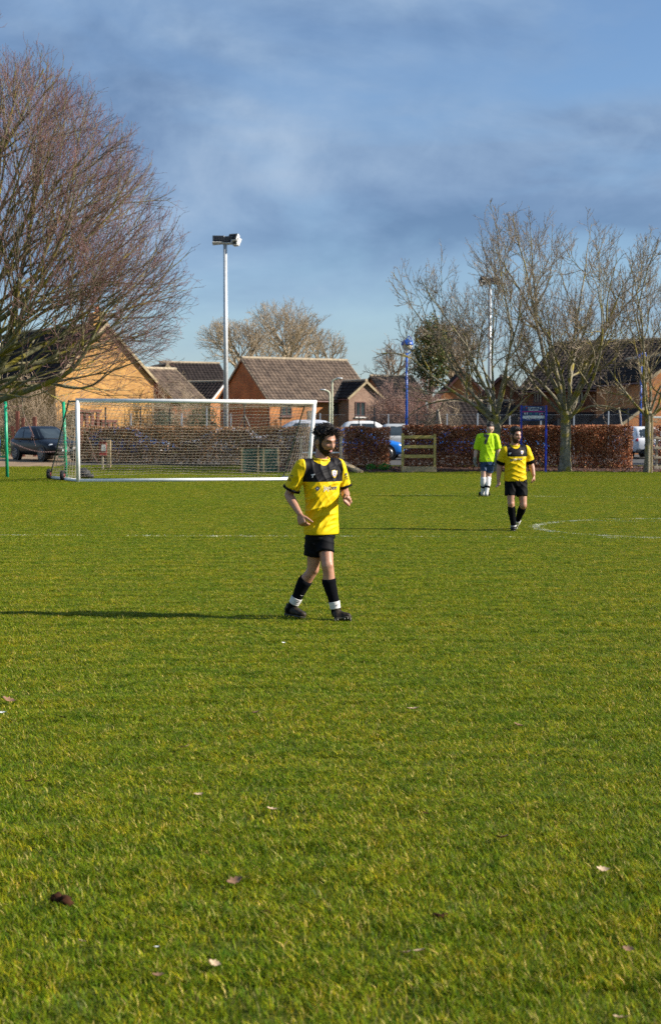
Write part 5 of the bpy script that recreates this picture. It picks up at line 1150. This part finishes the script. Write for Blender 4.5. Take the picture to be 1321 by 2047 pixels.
# ---- second player
p = Person('person', 'bearded man in yellow and black football shirt walking towards the camera, in midfield', 23.3, (1027, 1062), .007)
l, f = frame(R(14)); J = p.J; lats = frame(R(12))[0]
shR, shL, elR, elL, wrR, wrL = J(1009, 898, -.05), J(1050, 897, .06), J(998, 931, .02), J(1061.5, 930, .10), J(995.5, 959, -.05), J(1066, 950, .02)
hpR, hpL, knR, knL, anR, anL = J(1020, 956, -.02), J(1041, 956, .02), J(1021, 1007, -.10), J(1045.5, 1010, -.08), J(1025.5, 1050, -.06), J(1033.5, 1042, .22)
pel, nk = J(1029, 955, .0), J(1028, 890.5, .0); bk = V((0, .022, 0))
p.arm(shR, elR, wrR, 1.08); p.arm(shL, elL, wrL, 1.08); p.leg(hpR, knR, anR, 1.05, bk); p.leg(hpL, knL, anL, 1.05, V((0, .015, 0)))
p.limb(p.skin, [pel, pel.lerp(nk, .5), pel.lerp(nk, .8)], [.105, .1, .085]); p.limb(p.skin, [shR - V((0, 0, .03)), nk - V((0, 0, .10)), shL - V((0, 0, .03))], [.04, .05, .04])
p.palm_sign = 1; p.hand(p.skin, wrR, V((.05, -.15, -1)), V((.45, -.8, 0)), 38, .95); p.palm_sign = 1; p.hand(p.skin, wrL, V((.12, -.1, -1)), V((-.2, -.9, 0)), 40, .95)
H = Head(J(1029.5, 870.8, -.02), R(32), R(6), R(-2), 1.05)
def hair2(q, d):
    ph = H.phi(q); e = q.z - interp(ph, HAIRLINE); m = smooth(-.004, .006, e); top = smooth(.0, .045, e) * smooth(.03, .09, q.z); return -.012 + m * (.0145 + .032 * top + .008 * noise.noise(q * 45) * (.3 + top))
p.head(H, nk, hair2, beardmat='stubble'); p.strands(350, .026, .003, lambda q: q.z > .075, lambda q: V((0, .3, .5)), 8); p.finish_skin()
TAB2 = [(-.10, .182, .135), (-.05, .186, .138), (.05, .182, .135), (.2, .176, .13), (.36, .174, .128), (.52, .178, .128), (.66, .184, .128), (.78, .186, .120), (.86, .176, .105), (.92, .140, .086), (.97, .096, .074), (1.0, .070, .064)]
mb = p.torso(pel, nk, frame(R(14))[0], lats, TAB2)
for sh, el in ((shR, elR), (shL, elL)):
    d = el - sh; p.limb(mb, [sh - (sh - nk) * .35 + V((0, 0, -.02)), sh + d * .05], [.066, .072]); mb.tube([sh + d * t for t in (0, .25, .5, .72)], [.072, .075, .076, .078], 26)
zc = J(1029, 912.8, -.1).z; F1, F2 = folds(R(14), .075, .015, 12), folds(R(-38), .08, .018, 19)
lm = (shL - shR).normalized(); mc = (shL + shR) / 2; hs = (shL - shR).length / 2
sh2 = p.cloth(mb, 'shirt', 'shirt_y', .0085, 2, lambda co, n: front(n) * (F1(co) * .8 + F2(co) * .8) * smooth(zc + .08, zc - .08, co.z) + F2(co) * .3, lambda co: min(co.z - zc, hs * .97 - abs((co - mc).dot(lm)), V(((co - nk).x, (co - nk).y * .85 + .008, (co - nk).z * .75)).length - .084))
for sh, el in ((shR, elR), (shL, elL)): d = el - sh; m_ = MB(); m_.tube([sh + d * .70, sh + d * .80, sh + d * .90], [.081, .076, .066], 26); m_.build('cuff', M['sock_k'], sh2, True)
collar(p, nk, H, sh2, .070)
sm = MB(); fwq = V((lats.y, -lats.x, 0)); cw = J(1029, 957, 0); ch_ = J(1030, 972, 0)
sm.loft([(cw, lats * .172, fwq * .128), (cw.lerp(ch_, .5), lats * .182, fwq * .132), (ch_, lats * .178, fwq * .125)], 40)
for hp, hm in ((hpR, J(1019.5, 991, -.06)), (hpL, J(1042.5, 992.5, -.06))): p.limb(sm, [hp + V((0, 0, -.03)), hp.lerp(hm, .4)], [.095, .095]); sm.tube([hp, hp.lerp(hm, .5), hm], [.098, .098, .092], 26)
F4 = folds(R(60), .08, .009, 4); p.cloth(sm, 'shorts', 'black_f', .0085, 2, lambda co, n: F4(co))
so = p.sock(knR, anR, .10, 1.12, 'sock_k', bk, 1.05); so = p.sock(knL, anL, .08, 1.12, 'sock_k', V((0, .015, 0)), 1.05)
p.sock(knL, anL, .92, 1.1, 'white_f', V((0, .015, 0)), 1.1, 'sock_band', .012); p.sock(knR, anR, 1.0, 1.06, 'white_f', bk, 1.05, 'sock_band', .010)
p.boot(anR + V((0, .06, -.105)), G(1025, 1063.2) - p.o + V((0, 0, .014)), anR, 'boot_k', 1.05); p.boot(anL + V((.015, .06, -.05)), G(1031.5, 1058.5) - p.o + V((0, .02, .014)), anL, 'boot_k', 1.0, 'white_f')
T2 = p.bvh(sh2)
p.text(T2, 'jay', 1029, 918, 7.6, 'white_f', 'sponsor_text', sh2, -.03, .01, .9, .006); p.text(T2, 'bee', 1039, 917.3, 7.4, 'print_n', 'sponsor_text', sh2, -.05, .01, .9, .006)
p.poly(T2, [(1021, 917), (1023.4, 919.8), (1021, 922.4), (1018.8, 919.8)], 'print_n', 'sponsor_diamond', sh2, .006); p.poly(T2, [(1021, 918.6), (1022.2, 919.8), (1021, 921), (1019.9, 919.8)], 'white_f', 'sponsor_diamond_centre', sh2, .009)
p.poly(T2, [(1016, 905.5), (1021.5, 904.6), (1020, 907), (1018.6, 909), (1017, 909), (1017.5, 907.2)], 'white_f', 'maker_mark', sh2, .006); p.poly(T2, shield(1042.5, 904.8, .55), 'yellow', 'crest', sh2, .006); p.poly(T2, shield(1042.5, 904.5, .46), 'print_l', 'crest_field', sh2, .009); p.poly(T2, shield(1042.5, 904.2, .2), 'print_k', 'crest_ring', sh2, .012)

# ---- goalkeeper, back to the camera
p = Person('person', 'goalkeeper in lime green number 7 shirt and white socks seen from behind', 34.6, (969, 992), .0085)
J = p.J; lats = frame(R(183))[0]
shL, shR, elL, elR, wrL, wrR = J(958, 871.5, .03), J(990.5, 872, .0), J(951, 901, .05), J(996, 900, -.02), J(948.5, 921, -.02), J(996, 922, -.1)
hpL, hpR, knL, knR, anL, anR = J(966.5, 920, 0), J(979, 920, 0), J(965.5, 953, -.06), J(976, 954, .02), J(964.3, 986, -.02), J(971.5, 987, -.16)
pel, nk = J(973, 920, 0), J(977, 866, .02); bk = V((0, -.022, 0))
p.arm(shR, elR, wrR, 1.1); p.arm(shL, elL, wrL, 1.1); p.leg(hpR, knR, anR, 1.1, bk); p.leg(hpL, knL, anL, 1.1, bk)
p.limb(p.skin, [pel, pel.lerp(nk, .5), pel.lerp(nk, .8)], [.105, .1, .08]); p.limb(p.skin, [shR - V((0, 0, .03)), nk - V((0, 0, .12)), shL - V((0, 0, .03))], [.04, .05, .04])
p.palm_sign = 1; p.hand(p.skin, wrR, V((.0, -.05, -1)), V((-.2, .9, 0)), 30, .95); p.hand(p.skin, wrL, V((-.02, 0, -1)), V((.2, .9, 0)), 35, .9)
gm = MB(); p.hand(gm, wrL, V((-.02, 0, -1)), V((.2, .9, 0)), 35, 1.15, 1.5); gm.tube([wrL - V((0, 0, -.09)), wrL + V((0, 0, -.02))], [.042, .045], 18)
H = Head(J(979.2, 856.5, 0), R(138), R(10), 0, 1.05)
def hair3(q, d):
    ph = H.phi(q); m = smooth(-.004, .008, q.z - interp(ph, [(0, .07), (1.0, .05), (1.6, .035), (3.2, .02)])); return -.012 + m * (.020 + .012 * smooth(.03, .1, q.z) + .006 * noise.noise(q * 45))
p.head(H, nk, hair3, beard=False); p.finish_skin('skin_pale')
mb = MB(); mb.ball(J(979.8, 846.2, .03), .058, .05, .05); me = remesh(mb, .008, 0, 'hair_bun'); 
for v in me.vertices: v.co += v.normal * (.008 * noise.noise(v.co * 60))
me.materials.append(M['hair']); link('hair_bun', me, None, p.root)
me = remesh(gm, .007, 1, 'glove'); me.materials.append(M['glove']); link('glove', me, None, p.root)
TABK = [(-.06, .185, .135), (.0, .19, .14), (.12, .19, .14), (.3, .192, .14), (.5, .196, .138), (.66, .198, .134), (.78, .196, .124), (.86, .184, .106), (.92, .150, .088), (.97, .098, .074), (1.0, .066, .062)]
mb = p.torso(pel, nk, lats, lats, TABK)
for sh, el in ((shR, elR), (shL, elL)):
    d = el - sh; p.limb(mb, [sh - (sh - nk) * .35 + V((0, 0, -.02)), sh + d * .05], [.068, .074]); mb.tube([sh + d * t for t in (0, .25, .5, .92)], [.074, .078, .08, .076], 26)
F1, F2 = folds(R(-25), .10, .012, 22), folds(R(65), .12, .012, 29); shk = p.cloth(mb, 'shirt', 'shirt_g', .0095, 2, lambda co, n: F1(co) * .7 + F2(co) * .6, lambda co: -1.0)
sm = MB(); fwq = V((lats.y, -lats.x, 0)); cw = J(973, 915, 0); ch_ = J(973, 930, 0)
sm.loft([(cw, lats * .178, fwq * .132), (cw.lerp(ch_, .5), lats * .186, fwq * .136), (ch_, lats * .178, fwq * .125)], 36)
for hp, hm in ((hpL, J(966.5, 942.5, -.03)), (hpR, J(977.5, 945, .0))): p.limb(sm, [hp + V((0, 0, -.03)), hp.lerp(hm, .4)], [.095, .095]); sm.tube([hp, hp.lerp(hm, .5), hm], [.098, .097, .088], 26)
p.cloth(sm, 'shorts', 'navy', .0095, 2, lambda co, n: F4(co))
for kn, an in ((knL, anL), (knR, anR)): p.sock(kn, an, .03, 1.12, 'white_f', bk, 1.1); p.sock(kn, an, .54, .66, 'sock_k', bk, 1.1, 'sock_band', .011)
p.boot(G(964.3, 992.6) - p.o + V((0, 0, .014)), G(964.3, 992.6) - p.o + V((-.03, .28, .014)), anL, 'boot_k', 1.05, 'white_f'); p.boot(G(971.5, 993.4) - p.o + V((0, 0, .014)), G(971.5, 993.4) - p.o + V((.08, .27, .014)), anR, 'boot_k', 1.05, 'white_f')
Tk = p.bvh(shk); p.text(Tk, '7', 971.5, 879, 24, 'print_k', 'shirt_number', shk, .05, .07, .8, .016)
# ------------------------------------------------------------------ grass
def mat_grass():
    m, nt, b = new_mat('grass_blade'); a = N(nt, 'ShaderNodeAttribute', attribute_name='col'); g = N(nt, 'ShaderNodeNewGeometry')
    def ns(sc, det, st=(1, 1, 1)):
        mp = N(nt, 'ShaderNodeMapping'); mp.inputs['Scale'].default_value = st; L(nt, g.outputs['Position'], mp.inputs[0])
        n = N(nt, 'ShaderNodeTexNoise'); L(nt, mp.outputs[0], n.inputs[0]); n.inputs['Scale'].default_value = sc; n.inputs['Detail'].default_value = det; return n.outputs[0]
    r1 = ramp(nt, ns(2.6, 5), [(.34, (.78, .90, .85)), (.5, (1, 1, 1)), (.66, (1.22, 1.10, 1.02))])
    r2 = ramp(nt, ns(.45, 4, (1, .5, 1)), [(.36, (.92, .97, .9)), (.64, (1.08, 1.03, 1.02))])
    r3 = ramp(nt, ns(17, 5), [(.33, (.62, .74, .7)), (.5, (1, 1, 1)), (.67, (1.4, 1.26, 1.2))])
    c = mixc(nt, 1.0, mixc(nt, 1.0, mixc(nt, 1.0, a.outputs['Color'], r3.outputs[0], 'MULTIPLY'), r1.outputs[0], 'MULTIPLY'), r2.outputs[0], 'MULTIPLY')
    L(nt, c, b.inputs['Base Color']); b.inputs['Roughness'].default_value = .5; b.inputs['Specular IOR Level'].default_value = .12
    tr = N(nt, 'ShaderNodeBsdfTranslucent'); L(nt, c, tr.inputs[0]); mx = N(nt, 'ShaderNodeMixShader'); mx.inputs[0].default_value = .3
    L(nt, b.outputs[0], mx.inputs[1]); L(nt, tr.outputs[0], mx.inputs[2]); L(nt, mx.outputs[0], nt.nodes['Material Output'].inputs[0]); return m
M['grass'] = mat_grass()
rg = random.Random(99); gv, gf, gc, pid = [], [], [], []
GC = [((.145, .215, .006), 36), ((.210, .252, .007), 34), ((.30, .270, .012), 20), ((.52, .42, .13), 9), ((.085, .16, .009), 15)]
GCl, GCw = [c for c, w in GC], [w for c, w in GC]
PS = .74
def blade(x, y, h, w, a, bend, c, k):
    ca, sa = math.cos(a), math.sin(a); bx, by = math.cos(a + 1.57) * bend, math.sin(a + 1.57) * bend; i = len(gv)
    gv.extend([(x - ca * w, y - sa * w, -.006), (x + ca * w, y + sa * w, -.006), (x - ca * w * .8 + bx * .35, y - sa * w * .8 + by * .35, h * .6), (x + ca * w * .8 + bx * .35, y + sa * w * .8 + by * .35, h * .6), (x + bx, y + by, h)])
    gf.extend([(i, i + 1, i + 3, i + 2), (i + 2, i + 3, i + 4)]); gc.extend([c] * 5); pid.extend([k] * 5)
for k in (1, 2, 3, 4, 5):
    for i in range(5600):
        x, y = rg.uniform(-PS, PS) / 2, rg.uniform(-PS, PS) / 2; cl_ = noise.noise((x * 7 + k * 9, y * 7, k)); h = .0165 * (1 + .6 * cl_) * rg.uniform(.55, 1.55)
        c = rg.choices(GCl, GCw)[0]; s = rg.uniform(.5, 1.5) * (1 - .15 * cl_); blade(x, y, max(.008, h), rg.uniform(.0012, .0024), rg.random() * 6.28, h * rg.uniform(.5, 2.3), tuple(q * s for q in c), k)
pts, prot, pscl, pidx = [], [], [], []
step = .5; y = 2.6
while y < 57.5:
    hw = y * .2325 + 2.2 + .02 * y; x = -hw
    while x < hw:
        px_, py_ = x + rg.uniform(-.05, .05), y + rg.uniform(-.05, .05)
        in_bed = px_ > -3.5 and py_ > 52.85 + .45 * noise.noise((px_ * .9, 7, 0)); in_track = px_ < -11 and py_ > 57.1
        if not (in_bed or in_track):
            pts.append((px_, py_, gz(px_, py_) + .002)); prot.append(rg.choice((0, 1.5708, 3.1416, 4.7124)) + rg.uniform(-.12, .12)); tall = smooth(51.3, 53, py_)
            nz = noise.noise((px_ * .5, py_ * .5, 3)); pscl.append(max(.45, (1 + .35 * nz) * (1 + .35 * smooth(9, 4, py_)) * (1 + 1.3 * tall * rg.random()))); pidx.append(rg.randrange(5))
        x += step
    y += step
base = len(gv); gv += pts; pid += [0] * len(pts); gc += [(0, 0, 0)] * len(pts)
me = bpy.data.meshes.new('grass'); me.from_pydata(gv, [], gf); me.update()
ca_ = me.color_attributes.new('col', 'FLOAT_COLOR', 'POINT'); ca_.data.foreach_set('color', np.array([(*c, 1) for c in gc], dtype=np.float32).ravel())
def pattr(n, t, vals): a = me.attributes.new(n, t, 'POINT'); a.data.foreach_set('value', np.array(vals, dtype=np.int32 if t == 'INT' else np.float32))
pattr('pid', 'INT', pid); pattr('rot', 'FLOAT', [0.0] * base + prot); pattr('scl', 'FLOAT', [1.0] * base + pscl); pattr('idx', 'INT', [0] * base + pidx)
me.materials.append(M['grass']); grass = bpy.data.objects.new('grass', me); COL.objects.link(grass); tag(grass, 'short green and yellow mown turf covering the pitch', 'grass', kind='stuff')
ng = bpy.data.node_groups.new('scatter_turf', 'GeometryNodeTree'); ng.is_modifier = True
ng.interface.new_socket('Geometry', in_out='INPUT', socket_type='NodeSocketGeometry'); ng.interface.new_socket('Geometry', in_out='OUTPUT', socket_type='NodeSocketGeometry')
gi, go_ = ng.nodes.new('NodeGroupInput'), ng.nodes.new('NodeGroupOutput')
def named(n, t): x = ng.nodes.new('GeometryNodeInputNamedAttribute'); x.data_type = t; x.inputs[0].default_value = n; return x.outputs[0]
def pick(k):
    c = ng.nodes.new('FunctionNodeCompare'); c.data_type = 'INT'; c.operation = 'EQUAL'; L(ng, named('pid', 'INT'), c.inputs[2]); c.inputs[3].default_value = k
    sp = ng.nodes.new('GeometryNodeSeparateGeometry'); sp.domain = 'POINT'; L(ng, gi.outputs[0], sp.inputs[0]); L(ng, c.outputs[0], sp.inputs[1]); return sp.outputs[0]
jn = ng.nodes.new('GeometryNodeJoinGeometry')
for k in (1, 2, 3, 4, 5): q = ng.nodes.new('GeometryNodeGeometryToInstance'); L(ng, pick(k), q.inputs[0]); L(ng, q.outputs[0], jn.inputs[0])
ip = ng.nodes.new('GeometryNodeInstanceOnPoints'); L(ng, pick(0), ip.inputs['Points']); L(ng, jn.outputs[0], ip.inputs['Instance']); ip.inputs['Pick Instance'].default_value = True; L(ng, named('idx', 'INT'), ip.inputs['Instance Index'])
cx_ = ng.nodes.new('ShaderNodeCombineXYZ'); L(ng, named('rot', 'FLOAT'), cx_.inputs[2]); e2r = ng.nodes.new('FunctionNodeEulerToRotation'); L(ng, cx_.outputs[0], e2r.inputs[0]); L(ng, e2r.outputs[0], ip.inputs['Rotation'])
cs = ng.nodes.new('ShaderNodeCombineXYZ'); cs.inputs[0].default_value = 1; cs.inputs[1].default_value = 1; L(ng, named('scl', 'FLOAT'), cs.inputs[2]); L(ng, cs.outputs[0], ip.inputs['Scale']); L(ng, ip.outputs[0], go_.inputs[0])
grass.modifiers.new('turf', 'NODES').node_group = ng
# ------------------------------------------------------------------ worn pitch markings: chalked blades
M['chalk'] = mat('chalked_grass', (.72, .74, .66), .8, .2, 3)
def marking(path, width, dens, seed, name='pitch_marking', hmax=.03):
    r = random.Random(seed); mb = MB()
    for a, b in zip(path, path[1:]):
        a, b = V(a), V(b); d = b - a; n = V((-d.y, d.x)).normalized()
        for i in range(int(d.length * dens)):
            q = a + d * r.random() + n * r.gauss(0, width / 2.6)
            if noise.noise((q.x * 1.3, q.y * 1.3, seed)) + .5 * noise.noise((q.x * 6, q.y * 6, seed)) < r.uniform(-.45, .4): continue
            an = r.random() * 6.28; w = r.uniform(.003, .006); h = r.uniform(.4, 1) * hmax; ca, sa = math.cos(an) * w, math.sin(an) * w; z = gz(q.x, q.y); be = r.uniform(-.02, .02)
            mb.add([(q.x - ca, q.y - sa, z), (q.x + ca, q.y + sa, z), (q.x + be, q.y + be * .5, z + h)], [(0, 1, 2)])
    return tag(mb.build(name, M['chalk']), kind='structure')
def seg(px0, py0, px1, py1, n=8): a, b = G(px0, py0), G(px1, py1); return [(a.x + (b.x - a.x) * i / n, a.y + (b.y - a.y) * i / n) for i in range(n + 1)]
marking(seg(-80, 1071, 1400, 1077, 20), .11, 420, 1); marking(seg(740, 990, 1400, 996, 12), .11, 420, 3); marking(seg(1110, 1043, 1400, 1044.5, 6), .10, 380, 5)
c0 = G(1072, 1057); rc = 2.9; marking([(c0.x + rc + rc * math.cos(a), c0.y + rc * .82 * math.sin(a)) for a in [R(95 + 175 * i / 30) for i in range(31)]], .11, 1000, 7)
# ------------------------------------------------------------------ fallen leaves and scraps lying on the turf
M['leafbrown'] = mat('dead_leaf', (.24, .13, .07), .7, .3, 20); M['leaftan'] = mat('pale_dead_leaf', (.52, .37, .23), .65, .2, 20); M['leafdark'] = mat('dark_dead_leaf', (.045, .018, .009), .9, .3, 20, spec=.1)
def leaf(px, py, size, m, label, seed, cat='leaf', name='fallen_leaf', lift=.038):
    r = random.Random(seed); c = G(px, py, .03); o = MB(); K = 9; vs = []
    for i in range(K):
        t = i / (K - 1); w = .34 * math.sin(math.pi * min(1, t * .93 + .05)) * (1 + .35 * math.sin(i * 2.6)); z = .18 * (2 * t - 1) ** 2
        for s_ in (-1, -.5, 0, .5, 1): vs.append(V(((t - .5), s_ * w, z + .30 * w * abs(s_) + r.uniform(-.015, .015))) * size)
    o.add(vs, [(i * 5 + j, i * 5 + j + 1, (i + 1) * 5 + j + 1, (i + 1) * 5 + j) for i in range(K - 1) for j in range(4)]); b = len(o.v)
    o.add([v - V((0, 0, .02 * size)) for v in vs], [(i * 5 + j, (i + 1) * 5 + j, (i + 1) * 5 + j + 1, i * 5 + j + 1) for i in range(K - 1) for j in range(4)])
    ob = o.build(name, M[m], shade=True); ob.location = (c.x, c.y, lift); ob.rotation_euler = (r.uniform(-.35, .35), r.uniform(-.3, .3), r.uniform(-.6, .6)); tag(ob, label, cat, 'dead leaves on the grass' if cat == 'leaf' else None)
def clod(px, py, size, label, seed):
    c = G(px, py, .02); mb = MB(); r = random.Random(seed)
    for i in range(7): mb.ball((r.uniform(-.4, .4) * size, r.uniform(-.3, .3) * size, r.uniform(.1, .35) * size), size * .25, size * .22, size * .18, nu=8, nv=5)
    mb.v = [tuple(V(v) * (1 + .3 * noise.noise(V(v) * 60))) for v in mb.v]; ob = mb.build('earth_clod', M['leafdark'], shade=True); ob.location = (c.x, c.y, .012); tag(ob, label, 'clod')
leaf(19, 1403, .085, 'leafbrown', 'curled brown leaf at the left edge, left of the striding player', 1); leaf(126, 1437, .05, 'leafdark', 'small dark leaf right of the curled leaf at the left edge', 2)
leaf(826, 1420, .07, 'leaftan', 'pale tan leaf right of and below the nearest player', 3); leaf(1036, 1453, .06, 'leafbrown', 'brown leaf to the right of the pale tan leaf', 4)
leaf(368, 1497, .06, 'leaftan', 'tan leaf on the left half of the grass below the nearest player', 5); leaf(545, 1622, .055, 'leaftan', 'bright tan leaf a little left of centre in the foreground', 6)
leaf(397, 1592, .045, 'leaftan', 'thin pale leaf left of and above the bright tan leaf', 7); leaf(470, 1766, .06, 'leafbrown', 'brown leaf below the bright tan leaf left of centre', 8)
leaf(1004, 1678, .065, 'leafbrown', 'flat brown leaf in the right half of the foreground', 9); leaf(1204, 1743, .05, 'leaftan', 'upright tan leaf at the right, below the flat brown leaf', 10)
leaf(851, 1630, .035, 'leafdark', 'small dark leaf standing in the middle right foreground', 11); leaf(810, 1910, .045, 'leaftan', 'pale leaf at bottom centre right, paired with another beside it', 12)
leaf(838, 1906, .04, 'leaftan', 'smaller pale leaf just right of its pair at bottom centre right', 13); leaf(1256, 1903, .04, 'leafbrown', 'brown leaf near the bottom right corner', 14); leaf(1242, 2041, .05, 'leaftan', 'tan leaf cut by the bottom edge at right', 15)
leaf(165, 1887, .035, 'leaftan', 'pale leaf low at left below the earth clod', 16); leaf(430, 1932, .04, 'leaftan', 'pale orange leaf near the bottom left of centre', 17); leaf(318, 1955, .04, 'leafbrown', 'dull brown leaf near the bottom, left of the pale orange leaf', 18)
leaf(60, 1565, .05, 'leafdark', 'dark leaf near the left edge in the middle foreground', 19); leaf(512, 1427, .05, 'leafbrown', 'brown leaf below the trailing foot of the nearest player', 20)
leaf(567, 1287, .032, 'scrap', 'white paper scrap on the grass in front of the nearest player', 21, 'litter', 'paper_scrap'); leaf(5, 1428, .05, 'scrap', 'white paper scrap at the left edge below the curled brown leaf', 22, 'litter', 'paper_scrap'); leaf(314, 1898, .02, 'scrap', 'tiny white scrap in the bottom left foreground', 23, 'litter', 'paper_scrap')
clod(126, 1803, .075, 'dark brown earth clod in the lower left foreground', 1); clod(878, 1833, .045, 'small round brown clod in the lower right foreground', 2); clod(533, 1823, .03, 'tiny dark clod right of the big earth clod', 3)
